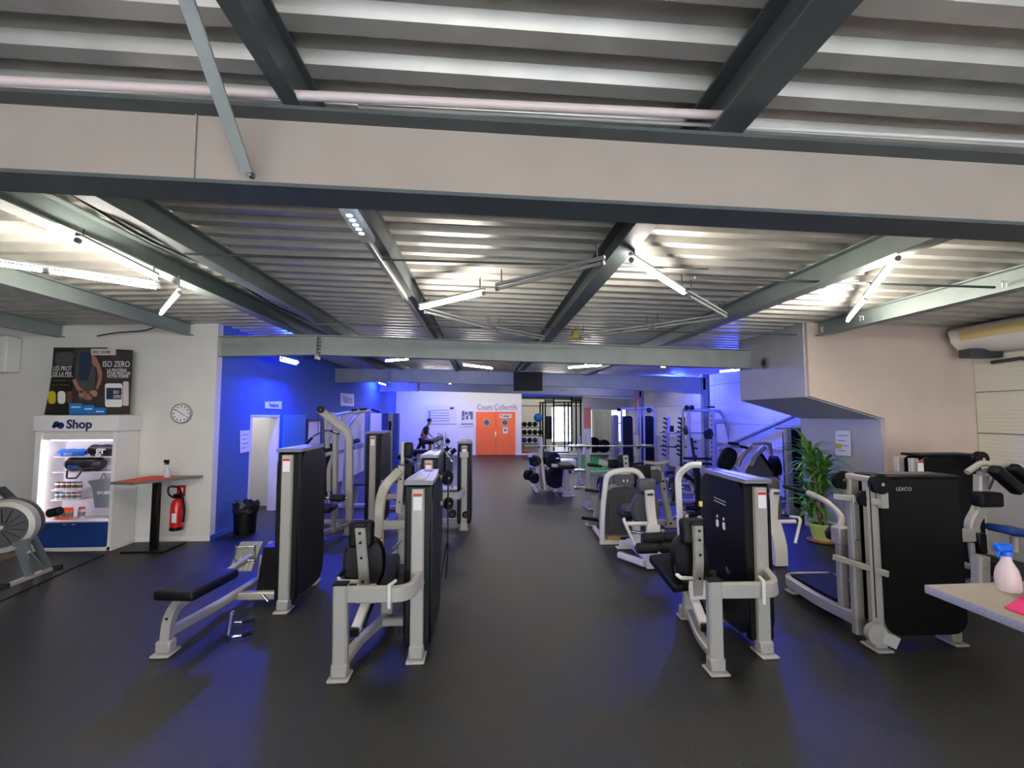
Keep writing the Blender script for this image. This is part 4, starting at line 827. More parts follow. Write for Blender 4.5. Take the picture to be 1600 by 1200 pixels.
# ---- counter with bottle and cloth
ct = root('reception_counter', V(3.6, 1.9, 0), 'speckled grey counter corner at the bottom right edge', 'counter')
tp = X(ct, 'worktop', 'counter', [V(2.60, 1.2, .955), V(2.60, 2.63, .955), V(4.6, 2.68, .955), V(4.6, 1.2, .955)], (0, 0, .045)); R(tp, 'edge_trim', 'counter_edge', [V(2.597, 1.2, .977), V(2.597, 2.635, .977), V(4.6, 2.685, .977)], .012, .046)
B(ct, 'front_panel', 'grey_wall', (3.9, 1.9, .47), (.9, 1.2, .94), .01); B(ct, 'kick_plate', 'dark_grey', (3.9, 1.9, .03), (.95, 1.25, .06), .005)
o = X(None, 'pink_cloth', 'pink', [V(2.68, 1.6, 1.001), V(2.69, 2.3, 1.001), V(2.95, 2.43, 1.001), V(3.6, 2.42, 1.001), V(3.6, 1.6, 1.001)], (0, 0, .007)); tag(o, 'bright pink cloth spread on the counter corner', 'cloth')
spray('spray_bottle', V(2.985, 2.525, 1.0), .27, 'bottle_white', 'bottle_blue', 'milky spray bottle with bright blue trigger on the counter', .055)
# ---- tall tower by the plant
r = root('corner_tower_machine', V(6.4, 9.1, 0), 'tall black tower with one pale side post, behind the potted plant', 'gym machine')
X(r, 'face_shroud', BP, rrect(6.15, 6.95, .12, 1.7, .12, lambda a, b: V(a, 8.95, b)), (0, .28, 0)); R(r, 'side_post', SP, [V(6.05, 8.92, .03), V(6.05, 8.92, 1.72)], .12, .1, up=(0, -1, 0)); R(r, 'top_cap', 'grey_plastic', [V(6.0, 9.08, 1.72), V(7.0, 9.08, 1.72)], .3, .04)
R(r, 'base_rail', SP, [V(5.95, 9.1, .05), V(7.05, 9.1, .05)], .3, .07); text(r, 'lettering', 'silver_paint', 'LEXCO', (6.3, 8.945, 1.58), .06, FR)
# ---- white machine with seat (right, behind twin) and leg extension (left of twin)
def white_machine(name, loc, label, flip=1):
    r = root(name, loc, label, 'gym machine', 'white framed seated machines'); P = lambda x, y, z: V(loc[0]+x*flip, loc[1]+y, z); W_ = 'white_paint'
    MB().sweep(fillet([P(0, 0, .02), P(0, 0, .3), P(-.04, .06, .56)], .15), [(-.075, -.04), (.075, -.04), (.085, .04), (-.085, .04)], up=(0, -1, 0)).build('front_leg', W_, r)
    R(r, 'back_post', W_, [P(-.04, .06, .54), P(-.02, .08, .75), P(.0, .05, 1.0)], .12, .06, .1, up=(0, -1, 0)); B(r, 'badge', 'dark_grey', P(.0, .015, .955), (.08, .008, .03), .003)
    oval_pad(r, 'back_pad', 'vinyl_grey', P(0, .22, .73), .19, .22, .1); pad(r, 'head_pad', 'vinyl_grey', P(.0, .16, 1.05), (.25, .1, .19), None, .04)
    pad(r, 'seat_pad', 'vinyl', P(0, .75, .55), (.38, .42, .09)); R(r, 'base_rail', W_, [P(0, .05, .1), P(0, .95, .1)], .1, .09); R(r, 'seat_post', W_, [P(0, .6, .1), P(0, .62, .52)], .1, .1, up=(0, 1, 0)); foot(r, loc[0], loc[1]+.95, .4, .12, W_)
    T(r, 'side_bar', W_, [P(.0, .1, .56), P(.3, .1, .56)], .028); T(r, 'side_handle', W_, [P(.3, .2, .6), P(.35, .05, .62), P(.22, .0, .3)], .02, .06)
    return r
a = white_machine('white_seated_machine', V(3.9, 6.0, 0), 'white framed seated machine just right of the front right tower')
b = white_machine('leg_extension_machine', V(2.18, 6.0, 0), 'white leg machine with four black rollers between the aisle and the front right machine', -1)
roller(b, A(1004, 842, 5.75), A(1037, 840, 5.75), .07); roller(b, A(1038, 840, 5.75), A(1073, 838, 5.75), .07); roller(b, A(994, 857, 5.7), A(1028, 856, 5.7), .065); roller(b, A(1030, 856, 5.7), A(1064, 855, 5.7), .065)
T(b, 'roller_arm', 'chrome', [A(1066, 838, 5.9), A(1077, 815, 6.0), A(1070, 800, 6.2)], .022, .05); B(b, 'yellow_knob', 'yellow', A(1073, 808, 5.9), (.04, .04, .06), .01)
R(b, 'base_wing', 'white_paint', [V(2.1, 6.05, .06), V(1.88, 6.45, .06)], .08, .08); R(b, 'base_wing', 'white_paint', [V(2.3, 6.1, .12), V(2.6, 6.7, .3)], .06, .06)
T(b, 'side_handle', 'chrome', [A(978, 820, 6.6), A(980, 828, 6.5), A(990, 832, 6.4), A(1040, 832, 6.3)], .022, .06); pad(b, 'arm_rest', 'vinyl_grey', A(981, 800, 6.8), (.17, .2, .24), None, .05)
# ---- arched shroud machine
r = root('arched_shroud_machine', V(2.1, 7.3, 0), 'machine with arched white tube frame around a ribbed dark shroud, right of the aisle', 'gym machine'); Y = 7.2
T(r, 'arched_frame', 'white_paint', [A(941, 850, Y), A(941, 800, Y), A(948, 742, Y), A(965, 736, Y), A(985, 734, Y), A(998, 738, Y), A(1006, 752, Y)], .045, .22)
X(r, 'ribbed_shroud', 'dark_grey', [A(947, 836, Y+.1), A(949, 768, Y+.1), A(957, 762, Y+.1), A(975, 760, Y+.1), A(995, 763, Y+.1), A(1008, 772, Y+.1), A(1008, 836, Y+.1)], (0, .3, 0))
for k in range(7): R(r, 'shroud_rib', 'vinyl_grey', [A(953+8*k, 832, Y+.09), A(953+8*k, 768, Y+.09)], .012, .012, up=(0, -1, 0))
X(r, 'display_hood', 'vinyl_grey', [A(959, 742, Y), A(991, 742, Y), A(991, 756, Y), A(985, 759, Y), A(965, 759, Y), A(960, 756, Y)], (0, .08, 0)); B(r, 'display_stripe', 'silver_paint', A(975, 740, Y-.02), (.2, .02, .03), .006)
for k in (0, 1): X(r, 'figure_decal', 'label_white', [A(973+6*k, 753, Y-.01), A(974.5+6*k, 748, Y-.01), A(976+6*k, 753, Y-.01)], (0, .004, 0))
R(r, 'base_rail', 'white_paint', [A(941, 847, Y), A(985, 849, Y)], .06, .07); R(r, 'base_rail', 'white_paint', [V(1.85, 7.2, .06), V(1.9, 8.0, .06)], .07, .07); X(r, 'wood_step', 'cane', [A(950, 838, Y), A(972, 838, Y), A(972, 845, Y), A(948, 845, Y)], (0, .2, 0))
grip(r, A(970, 843, Y-.1), A(983, 842, Y-.1), .03)
# ---- plate loaded machine behind it
r = root('plate_loaded_press', V(2.6, 8.2, 0), 'plate loaded machine with slanting pale posts and black discs behind the arched shroud', 'gym machine'); Y = 8.2
R(r, 'slanted_post', SP, [A(1050, 838, Y), A(1030, 728, Y)], .11, .09, up=(0, -1, 0)); R(r, 'slanted_post', SP, [A(928, 824, Y+.2), A(942, 745, Y+.2)], .1, .08, up=(0, -1, 0)); foot(r, A(928, 824, Y+.2).x, Y+.2, .3, .2); foot(r, A(1050, 838, Y).x, Y, .3, .2)
holes(r, [A(1036, 752, Y-.06), A(1038, 764, Y-.06), A(1048, 818, Y-.06)], r=.02)
R(r, 'top_yoke', SP, [A(1005, 722, Y), A(1026, 724, Y), A(1044, 721, Y)], .07, .06); T(r, 'press_bar', 'cable', [A(1006, 723, Y), A(985, 726, Y-.2), A(960, 725, Y-.3)], .022); R(r, 'yoke_block', 'grey_plastic', [A(1034, 724, Y), A(1037, 735, Y)], .12, .12, up=(0, -1, 0))
for px, py, rr in ((1050, 763, .24), (1057, 765, .24)): plate(r, A(px, py, Y), (1, -.25, 0), rr, .05)
C(r, 'plate_peg', 'chrome', A(1045, 764, Y), A(1069, 762, Y-.1), .026); C(r, 'plate_peg', 'chrome', A(1050, 810, Y), A(1080, 803, Y+.2), .03); C(r, 'plate_peg', 'iron', A(1075, 803, Y+.2), A(1085, 803, Y+.2), .06)
plate(r, A(940, 763, Y+.1), (1, .1, 0), .22, .05); plate(r, A(945, 763, Y+.1), (1, .1, 0), .22, .05)
C(r, 'plate_peg', 'iron', A(914, 765, Y), A(936, 768, Y), .03); C(r, 'plate_peg', 'iron', A(909, 809, Y), A(935, 813, Y), .03)
R(r, 'back_post', SP, [A(979, 738, Y-.4), A(977, 712, Y-.4)], .09, .05, up=(0, -1, 0)); holes(r, [A(978, 716, Y-.44), A(978, 724, Y-.44), A(978, 732, Y-.44)], r=.018)
pad(r, 'head_pad', 'vinyl', A(974, 724, Y-.3), (.2, .1, .3)); pad(r, 'side_pad', 'vinyl', A(958, 724, Y), (.2, .2, .16)); R(r, 'shoulder_arm', SP, [A(936, 722, Y), A(956, 726, Y)], .06, .1); grip(r, A(918, 726, Y), A(940, 728, Y), .03)
R(r, 'base_rail', SP, [V(2.0, 8.3, .07), V(3.45, 8.25, .07)], .09, .09); R(r, 'spine', SP, [V(2.7, 8.0, .07), V(2.72, 8.0, 1.1)], .1, .1, up=(0, -1, 0)); pad(r, 'back_pad', 'vinyl', V(2.72, 7.9, .85), (.3, .08, .55)); pad(r, 'ghost_pad', 'vinyl_grey', A(1021, 745, Y-.1), (.26, .14, .22))
R(r, 'yoke_frame', SP, [A(942, 745, Y+.2), A(985, 735, Y+.1), A(1031, 730, Y)], .07, .07)
# ---- black bar holder
r = root('barbell_storage_post', V(4.1, 9.3, 0), 'slender black post rack with short pegs standing in the blue light', 'rack'); Y = 9.3
R(r, 'post', 'iron', [A(1092, 806, Y), A(1091, 758, Y), A(1086, 722, Y)], .12, .1, up=(0, -1, 0)); R(r, 'upper_post', 'iron', [A(1087, 728, Y), A(1080, 684, Y)], .045, .05, up=(0, -1, 0))
for py, l in ((700, 6), (712, 5), (690, 4), (768, 14), (786, 8)): C(r, 'peg', 'iron', A(1084, py, Y), A(1084+l, py+1, Y), .02)
C(r, 'peg', 'rubber', A(1072, 793, Y), A(1100, 794, Y), .05); B(r, 'base_plate', 'iron', A(1095, 808, Y).xy.to_3d()+V(0, 0, .03), (.5, .5, .05), .01); C(r, 'peg', 'rubber', A(1080, 730, Y), A(1062, 726, Y), .03); plate(r, A(1104, 772, Y), (.3, -1, 0), .17, .05)
# ---- flat benches in blue light
r = root('incline_bench', V(3.9, 10.6, 0), 'pale framed bench with brown-black pad in the blue light behind the slender black post', 'bench'); Y = 10.6
T(r, 'frame_hoop', SP, [A(1057, 744, Y), A(1058, 733, Y), A(1066, 729, Y), A(1085, 729, Y)], .04, .12); R(r, 'pad_board', 'vinyl', [A(1062, 736, Y), A(1088, 756, Y)], .3, .07); T(r, 'strut', 'chrome', [A(1066, 742, Y), A(1060, 756, Y-.2)], .025)
R(r, 'base_rail', SP, [A(1058, 765, Y-.3), A(1075, 771, Y-.4), A(1100, 771, Y-.4)], .08, .06); R(r, 'leg', SP, [A(1078, 750, Y), V(A(1078, 750, Y).x, Y-.3, .05)], .07, .06, up=(0, 1, 0)); R(r, 'base_rail', SP, [V(3.7, 10.3, .05), V(4.8, 10.3, .05)], .08, .08)
R(r, 'leg', SP, [A(1057, 744, Y), V(A(1057, 744, Y).x, Y, .05)], .06, .06, up=(0, 1, 0))
# ---- smith machine
r = root('smith_machine', V(6.0, 13.2, 0), 'tall guided barbell frame with hooped top against the blue lit right side', 'gym machine'); Y = 12.9
def up_(px, py0, dy=0, w_=.1, m=SP): R(r, 'upright', m, [V(A(px, 700, Y+dy).x, Y+dy, .03), A(px, py0, Y+dy)], w_, w_, up=(0, -1, 0))
up_(1076, 640); up_(1067, 640, .3, .05); up_(1098, 645, .9, .08); up_(1112, 643, 0, .13); up_(1118, 660, .7, .05)
T(r, 'top_hoop', SP, [A(1066, 641, Y), A(1100, 641, Y), A(1126, 642, Y+.3), A(1133, 655, Y+.4), A(1142, 692, Y+.5), A(1148, 735, Y+.5)], .05, .4)
R(r, 'top_bar', SP, [A(1066, 641, Y+.9), A(1126, 642, Y+.9)], .08, .08); R(r, 'top_bracket', 'iron', [A(1105, 636, Y), A(1116, 636, Y)], .08, .05)
plate(r, A(1073, 637, Y-.1), (.1, -1, 0), .055, .05, 'top_pulley'); plate(r, A(1081, 637, Y-.1), (.1, -1, 0), .055, .05, 'top_pulley')
for k in range(12): C(r, 'stop_peg', 'iron', A(1112, 650+7*k, Y-.08), A(1112, 650+7*k, Y-.12), .022, .002, 8)
T(r, 'barbell', 'chrome', [A(1068, 676, Y-.15), A(1118, 677, Y-.15)], .02); plate(r, A(1107, 678, Y-.2), (.25, -1, 0), .15, .05); plate(r, A(1071, 673, Y-.2), (1, 0, 0), .12, .05)
for z in (716, 724): grip(r, A(1068, z, Y-.3), A(1112, z+1, Y-.3), .035)
R(r, 'cross_bar', SP, [A(1112, 658, Y), A(1133, 658, Y+.4)], .08, .12); R(r, 'base_rail', SP, [V(5.4, 12.9, .05), V(7.0, 12.9, .05)], .1, .08); R(r, 'base_rail', SP, [V(5.4, 13.8, .05), V(7.0, 13.8, .05)], .1, .08)
for x in (5.5, 6.9): R(r, 'base_rail', SP, [V(x, 12.9, .05), V(x, 13.8, .05)], .08, .08)
# ---- plate loaded leg press / incline press, blue lit
r = root('incline_plate_press', V(5.0, 9.8, 0), 'plate loaded press with reclined black back pad, blue lit, behind the front right tower', 'gym machine'); Y = 9.8
oval_pad(r, 'back_pad', 'vinyl', A(1136, 718, Y), .19, .27, .09, (0, .5, 0)); R(r, 'back_frame', SP, [A(1124, 700, Y+.15), A(1150, 735, Y+.15)], .08, .06)
for dx in (0, 22): T(r, 'press_arm', SP, [A(1152+dx, 728, Y), A(1158+dx, 712, Y), A(1172+dx, 698, Y+.1)], .06, .2); 
grip(r, A(1138, 692, Y), A(1154, 694, Y), .03); grip(r, A(1155, 697, Y), A(1168, 700, Y), .03); T(r, 'handle_bar', 'chrome', [A(1140, 697, Y), A(1166, 700, Y)], .022)
X(r, 'side_plate', 'grey_plastic', [A(1182, 708, Y), A(1188, 712, Y), A(1212, 745, Y), A(1212, 770, Y), A(1165, 770, Y), A(1165, 735, Y)], (0, .06, 0)); R(r, 'slant_rail', 'iron', [A(1186, 708, Y+.1), A(1215, 750, Y+.1)], .1, .1)
T(r, 'upper_arm', SP, [A(1175, 693, Y+.3), A(1196, 692, Y+.3), A(1203, 694, Y+.3)], .04); R(r, 'post', SP, [A(1202, 692, Y+.3), A(1205, 715, Y+.3), V(A(1206, 715, Y).x, Y+.3, .05)], .08, .08, up=(0, -1, 0))
for px in (1207, 1211, 1215): plate(r, A(px, 728, Y), (1, -.3, .1), .22, .05)
R(r, 'base_rail', SP, [V(4.9, Y, .06), V(6.4, Y, .06)], .1, .1); R(r, 'seat_post', SP, [A(1150, 735, Y), V(A(1150, 735, Y).x, Y, .05)], .1, .1, up=(0, -1, 0)); pad(r, 'seat_pad', 'vinyl', V(5.6, Y-.2, .5), (.4, .35, .1))
# ---- dual cable tower
r = root('cable_tower', V(5.6, 16.6, 0), 'dual cable tower with two tall dark shrouds beside the grey column', 'gym machine'); Y = 16.6
for a_, b_, z0, m_ in ((974, 989, 650, BP), (1003, 1022, 650, BP), (959, 967, 648, 'grey_plastic')):
    x0, x1 = A(a_, 680, Y).x, A(b_, 680, Y).x; X(r, 'tower_shroud', m_, rrect(x0, x1, .1, A(a_, z0, Y).z, .1, lambda p_, q_: V(p_, Y, q_)), (0, .35, 0))
for px in (971, 995, 1000, 1006): R(r, 'upright', SP, [V(A(px, 680, Y-.1).x, Y-.1, .02), A(px, 641, Y-.1)], .07, .06, up=(0, -1, 0))
T(r, 'top_hoop', SP, [A(1006, 638, Y), A(1016, 636, Y), A(1023, 642, Y), A(1023, 700, Y)], .045, .2); R(r, 'top_bar', SP, [A(965, 639, Y-.1), A(1004, 638, Y-.1)], .08, .08); pulley(r, A(1014, 641, Y-.1), (0, 1, 0), .09); pulley(r, A(967, 640, Y-.2), (0, 1, 0), .07)
T(r, 'cable', 'cable', [A(978, 640, Y-.3), A(978, 700, Y-.3)], .008); T(r, 'cable', 'cable', [A(965, 645, Y-.3), A(965, 660, Y-.3)], .01); C(r, 'carriage', 'chrome', A(962, 661, Y-.3), A(972, 661, Y-.3), .02); R(r, 'base_rail', SP, [V(4.7, Y, .05), V(6.2, Y, .05)], .12, .1)
R(r, 'strap', 'orange_wall', [A(993, 603, 14), A(994, 642, 14)], .05, .01, up=(0, -1, 0))
# ---- barbell racks
for px, lab in ((1041, 'left of the two upright barbell racks against the right wall, pale posted'), (1064, 'right of the two upright barbell racks, darker, beside the guided barbell frame')):
    Y = 16.0 if px < 1050 else 15.0; r = root('barbell_rack', V(A(px, 700, Y).x, Y, 0), lab, 'rack', 'upright barbell racks'); d = 1 if px < 1050 else .5
    R(r, 'post', SP if px < 1050 else 'iron', [V(A(px, 700, Y).x, Y, .02), A(px+3, 652, Y)], .12, .1, up=(0, -1, 0)); B(r, 'base_plate', 'iron', (A(px, 700, Y).x, Y, .03), (.4, .7, .05), .01)
    for k in range(9): C(r, 'peg', 'iron', A(px+2-.3*k, 656+7*k, Y), A(px-4-.3*k, 653+7*k, Y-.1), .03, .004, 10)
    for k in (3, 6): T(r, 'barbell', 'chrome' if k == 3 else 'iron', [A(px-10, 655+7*k, Y-.12), A(px+16, 657+7*k, Y-.12)], .022)
    B(r, 'sign_plate', 'iron', A(px+8, 670, Y+.1), (.18, .03, .22), .01)
r = root('blue_barrel', V(4.9, 15.5, 0), 'small blue bin standing behind the cable tower', 'bin'); MB().lathe([(0, 0), (.17, 0), (.2, .4), (.17, .4), (.15, .05), (0, .05)], (A(1033, 712, 15.5).x, 15.5, 0)).build('bucket', 'bag_blue', r); MB().lathe([(.2, .38), (.21, .41), (.2, .42), (.19, .4)], (A(1033, 712, 15.5).x, 15.5, 0)).build('rim', 'navy', r)
# ================================================================ REMAINING FLOOR OBJECTS
# rowing machine cut by the left edge
r = root('rowing_machine', G(45, 905), 'rowing machine with round pale flywheel cage cut off by the left edge', 'gym machine')
c0 = A(13, 820, 5.75); ax = Vector((.42, -1, 0)).normalized()
MB().lathe([(.0, -.1), (.26, -.1), (.3, -.06), (.3, .1), (.285, .15), (.235, .165), (.225, .15), (0, .15)], c0, ax, 36).build('flywheel_cage', 'silver_paint', r)
MB().lathe([(0, .152), (.225, .152), (.225, .158), (0, .158)], c0, ax, 32).build('vent_disc', 'dark_grey', r)
for k in range(14):
    a = k*math.pi/7; q_ = ax.to_track_quat('Z', 'Y'); R(r, 'vent_rib', 'rubber', [c0+q_ @ V(.05*math.cos(a), .05*math.sin(a), .16), c0+q_ @ V(.21*math.cos(a+.25), .21*math.sin(a+.25), .16)], .008, .006)
C(r, 'axle_cap', 'silver_paint', c0+ax*.155, c0+ax*.175, .025); MB().lathe([(.305, -.03), (.31, -.02), (.31, .04), (.305, .05)], c0, ax, 36).build('mesh_band', 'dark_grey', r)
grip(r, c0+V(.33, .12, .1), c0+V(.46, .12, .13), .05, 'handle_rest'); R(r, 'monitor_arm', 'dark_grey', [c0+V(-.05, .1, .25), c0+V(-.3, .2, .38)], .08, .06)
b0, b1 = A(8, 916, 5.2), A(82, 889, 5.85); b0, b1 = G(10, 916, .03), G(80, 889, .03)
R(r, 'floor_bar', 'silver_paint', [b0, b1], .07, .05); C(r, 'rubber_foot', 'rubber', b0+V(-.08, -.1, 0), b0+V(.02, .02, .0), .035); C(r, 'transport_wheel', 'rubber', b1, b1+V(.09, .06, .01), .035)
X(r, 'front_leg', 'steel_paint', [A(18, 848, 5.6), A(42, 842, 5.6), b0.lerp(b1, .5)+V(.02, 0, .02), b0.lerp(b1, .38)+V(.0, 0, .02)], (0, .04, 0)); X(r, 'front_leg', 'steel_paint', [A(44, 840, 5.75), A(53, 838, 5.75), b0.lerp(b1, .97)+V(0, 0, .02), b0.lerp(b1, .85)+V(0, 0, .02)], (0, .04, 0))
R(r, 'leg_brace', 'steel_paint', [A(45, 862, 5.75), b0.lerp(b1, .82)+V(0, 0, .03)], .03, .03); R(r, 'rail_beam', 'silver_paint', [c0+V(-.1, .1, -.28), c0+V(-2.2, .9, -.22)], .09, .09); R(r, 'rear_leg', 'steel_paint', [c0+V(-2.1, .86, -.26), V((c0.x-2.1), c0.y+.86, 0.02)], .3, .05, up=(0, 1, 0))
# plate tree
r = root('plate_tree', V(1.5, 12.4, 0), 'pale A-shaped plate tree loaded with black discs in the aisle', 'rack'); Y = 12.4
for a_, b_ in ((841, 833), (843, 850), (852, 860)): R(r, 'post', SP, [V(A(b_, 740, Y).x, Y-.25, .03), A(a_+2, 712, Y-.1)], .09, .09, up=(0, -1, 0))
R(r, 'mast', SP, [V(A(846, 740, Y).x, Y, .03), A(846, 684, Y)], .07, .07, up=(0, -1, 0))
plate(r, A(836, 720, Y-.2), (-.6, -1, 0), .15, .14); plate(r, A(864, 719, Y-.2), (.5, -1, 0), .22, .1); plate(r, A(861, 718, Y-.05), (.5, -1, 0), .2, .1); plate(r, A(868, 746, Y-.25), (.4, -1, 0), .28, .12); plate(r, A(862, 744, Y-.05), (.4, -1, 0), .26, .08); plate(r, A(835, 747, Y-.3), (.7, -1, 0), .14, .1); plate(r, A(826, 742, Y-.2), (.7, -1, 0), .14, .14); plate(r, A(851, 715, Y), (1, -.3, 0), .18, .05)
for px, py, d in ((830, 714, -5), (868, 717, 6), (832, 730, -5)): C(r, 'plate_peg', 'chrome', A(px, py, Y-.3), A(px+d, py-1, Y-.35), .035)
for a_ in (835, 862): R(r, 'foot_bar', SP, [V(A(a_, 740, Y).x, Y-.5, .05), V(A(a_, 740, Y).x, Y+.4, .05)], .09, .07)
r = root('flat_bench', V(2.2, 11.6, 0), 'flat bench with dark pad just right of the plate tree', 'bench'); Y = 11.7
pad(r, 'bench_pad', 'vinyl', A(882, 727, Y), (.36, .9, .1)); R(r, 'leg', SP, [V(A(884, 727, Y).x, Y-.3, .03), A(884, 731, Y-.3)], .12, .1, up=(0, -1, 0)); R(r, 'leg', SP, [V(A(884, 727, Y).x, Y+.3, .03), A(884, 729, Y+.3)], .12, .1, up=(0, -1, 0)); foot(r, A(884, 727, Y).x, Y-.3, .3, .2)
R(r, 'side_rail', SP, [A(862, 727, Y), A(880, 729, Y)], .1, .08); foot(r, A(884, 727, Y).x, Y+.3, .3, .2)
def bench_station(name, Y, u0, u1, top, bar0, bar1, bary, label):
    r = root(name, V((A(u0, 700, Y).x+A(u1, 700, Y).x)/2, Y, 0), label, 'bench press'); m = SP
    for u in (u0, u1):
        x = A(u, 700, Y).x; R(r, 'upright', m, [V(x, Y, .03), V(x, Y, A(u, top, Y).z)], .09, .09, up=(0, -1, 0)); foot(r, x, Y, .14, .6)
        C(r, 'bar_hook', 'iron', V(x, Y, A(u, bary, Y).z-.04), V(x, Y-.14, A(u, bary, Y).z-.02), .03)
    x0, x1 = A(u0, 700, Y).x, A(u1, 700, Y).x
    R(r, 'cross_bar', m, [V(x0, Y+.04, .3), V(x1, Y+.04, .3)], .08, .08); R(r, 'cross_bar', m, [V(x0, Y+.04, .75), V(x1, Y+.04, .75)], .06, .06)
    for z in (.42, .8): C(r, 'plate_peg', 'chrome', V(x0-.3, Y, z), V(x0, Y, z), .03)
    T(r, 'barbell', 'chrome', [A(bar0, bary, Y-.12), A(bar1, bary, Y-.12)], .022); C(r, 'sleeve', 'chrome', A(bar0, bary, Y-.12), A(bar0+(bar1-bar0)*.17, bary, Y-.12), .034); C(r, 'sleeve', 'chrome', A(bar1-(bar1-bar0)*.17, bary, Y-.12), A(bar1, bary, Y-.12), .034)
    c = (x0+x1)/2; pad(r, 'bench_pad', 'vinyl', V(c, Y-.6, .46), (.28, 1.1, .08)); R(r, 'bench_frame', m, [V(c, Y, .36), V(c, Y-1.05, .36)], .08, .06); R(r, 'bench_leg', m, [V(c, Y-1.0, .02), V(c, Y-1.0, .36)], .08, .06, up=(0, -1, 0)); return r
bench_station('bench_press_station', 10.0, 918, 995, 680, 888, 1022, 697, 'nearest bench press station with long chrome bar on two pale uprights')
bench_station('bench_press_station', 13.6, 843, 905, 682, 820, 932, 697, 'farther bench press station whose uprights stand by the plate tree')
# racks of grips and benches at left centre
r = root('handle_stand', V(-1.1, 12.6, 0), 'chrome attachment stand bristling with upright bars and grips', 'rack'); Y = 12.6
for px, t in ((685, 676), (689.5, 677), (697, 675), (692, 684)): T(r, 'upright_bar', 'chrome', [A(px, 735, Y), A(px, t, Y)], .025)
for a_, b_ in (((681, 690), (700, 712)), ((702, 690), (684, 714)), ((680, 700), (706, 700)), ((682, 708), (706, 716)), ((690, 694), (706, 722))): T(r, 'hanging_bar', 'chrome', [A(*a_, Y-.1), A(*b_, Y-.15)], .03)
for a_, b_ in (((697, 691), (702, 687)), ((705, 708), (712, 702)), ((683, 687), (686, 683)), ((696, 704), (701, 699))): grip(r, A(*a_, Y-.12), A(*b_, Y-.12), .06)
B(r, 'crate', 'dark_grey', A(696, 722, Y), (.4, .3, .45), .02); R(r, 'side_post', SP, [V(A(707, 710, Y).x, Y, .02), A(707, 703, Y)], .06, .06, up=(0, -1, 0)); B(r, 'base_plate', 'grey_plastic', V(-1.05, Y, .02), (.7, .6, .04), .01); R(r, 'side_post', SP, [V(A(682, 710, Y).x, Y, .02), A(682, 703, Y)], .06, .06, up=(0, -1, 0))
for px, t in ((690, 735), (697, 735)): pass
r = root('preacher_bench', V(-1.6, 11.4, 0), 'bench with slanting black pads and brown upright in front of the person', 'bench'); Y = 11.6
pad(r, 'arm_pad', 'vinyl_grey', A(680, 687, Y), (.42, .3, .1), (0, -.3, 0)); pad(r, 'arm_pad', 'vinyl', A(669, 690, Y), (.3, .3, .12)); pad(r, 'seat_pad', 'vinyl', A(655, 705, Y), (.46, .4, .09)); R(r, 'upright', 'jar_brown', [V(A(672, 700, Y).x, Y, .03), A(672, 690, Y)], .07, .06, up=(0, -1, 0)); R(r, 'upright', SP, [V(A(678, 700, Y).x, Y, .03), A(678, 690, Y)], .06, .06, up=(0, -1, 0))
R(r, 'seat_post', SP, [V(A(655, 700, Y).x, Y, .03), A(655, 708, Y)], .12, .12, up=(0, -1, 0)); R(r, 'base_rail', SP, [V(A(650, 700, Y).x, Y, .05), V(A(684, 700, Y).x, Y, .05)], .09, .08); C(r, 'side_grip', 'rubber', A(645, 708, Y), A(653, 706, Y), .06)
r = root('back_extension_bench', V(-1.9, 10.0, 0), 'bench with tilted black thigh pad left of the preacher bench', 'bench'); Y = 10.0
R(r, 'thigh_pad', 'vinyl', [A(624, 712, Y), A(646, 726, Y)], .34, .09); R(r, 'frame_beam', SP, [A(628, 720, Y), A(640, 735, Y), A(650, 748, Y)], .07, .07, .2, up=(0, -1, 0)); roller(r, A(638, 727, Y-.2), A(646, 727, Y-.2), .06); R(r, 'upright', SP, [V(A(652, 720, Y).x, Y, .02), A(655, 724, Y)], .1, .07, up=(0, -1, 0))
T(r, 'hand_bar', 'chrome', [A(632, 728, Y), A(631, 742, Y), A(642, 742, Y)], .02, .05); R(r, 'base_rail', SP, [V(-2.1, Y, .05), V(-1.2, Y, .05)], .09, .08); R(r, 'upright', SP, [V(A(630, 720, Y).x, Y, .02), A(630, 722, Y)], .06, .06, up=(0, -1, 0))
# far room: rig, balls, ladder, mats
r = root('training_rig', V(3.6, 26.0, 0), 'black tubular training rig standing before the bright far window', 'rig')
for px, t, Y in ((844, 628, 26.5), (848, 628, 25.2), (852, 620, 27), (865, 622, 25.2), (882, 628, 27), (888, 628, 26), (893, 619, 25.2), (900, 627, 27), (907, 626, 26), (912, 620, 25.2)):
    R(r, 'upright', 'iron', [V(A(px, 660, Y).x, Y, .02), A(px, t, Y)], .09, .09, up=(0, -1, 0))
for a_, b_, y, Y in ((848, 912, 628.5, 25.2), (844, 907, 629, 26.5), (852, 865, 626, 25.2), (893, 912, 626, 25.2), (865, 893, 633, 26)): T(r, 'cross_bar', 'iron', [A(a_, y, Y), A(b_, y, Y)], .035)
for a_ in (852, 882, 907): T(r, 'cross_bar', 'iron', [A(a_, 628, 25.2), A(a_, 629, 27)], .035)
for y in (646, 654, 664, 672): T(r, 'ladder_rung', 'iron', [A(865, y, 25.25), A(876, y, 25.25)], .018); T(r, 'ladder_rung', 'iron', [A(882, y+2, 26), A(889, y+2, 26)], .018)
r = root('punch_bag', V(3.1, 26.2, 1), 'dark heavy bag hanging left of the bright far window', 'punch bag'); C(r, 'bag_body', 'bag', A(857, 686, 26.2), A(857, 650, 26.2), .2, .03); T(r, 'chain', 'chrome', [A(857, 650, 26.2), A(857, 629, 26.2)], .02)
rk = root('ball_rack', V(2.6, 24.4, 0), 'black shelf rack holding dark exercise balls at the left of the far room', 'rack'); Y = 24.4
for py in (668, 680.5, 693): R(rk, 'shelf', 'iron', [A(815, py, Y), A(848, py, Y)], .4, .04)
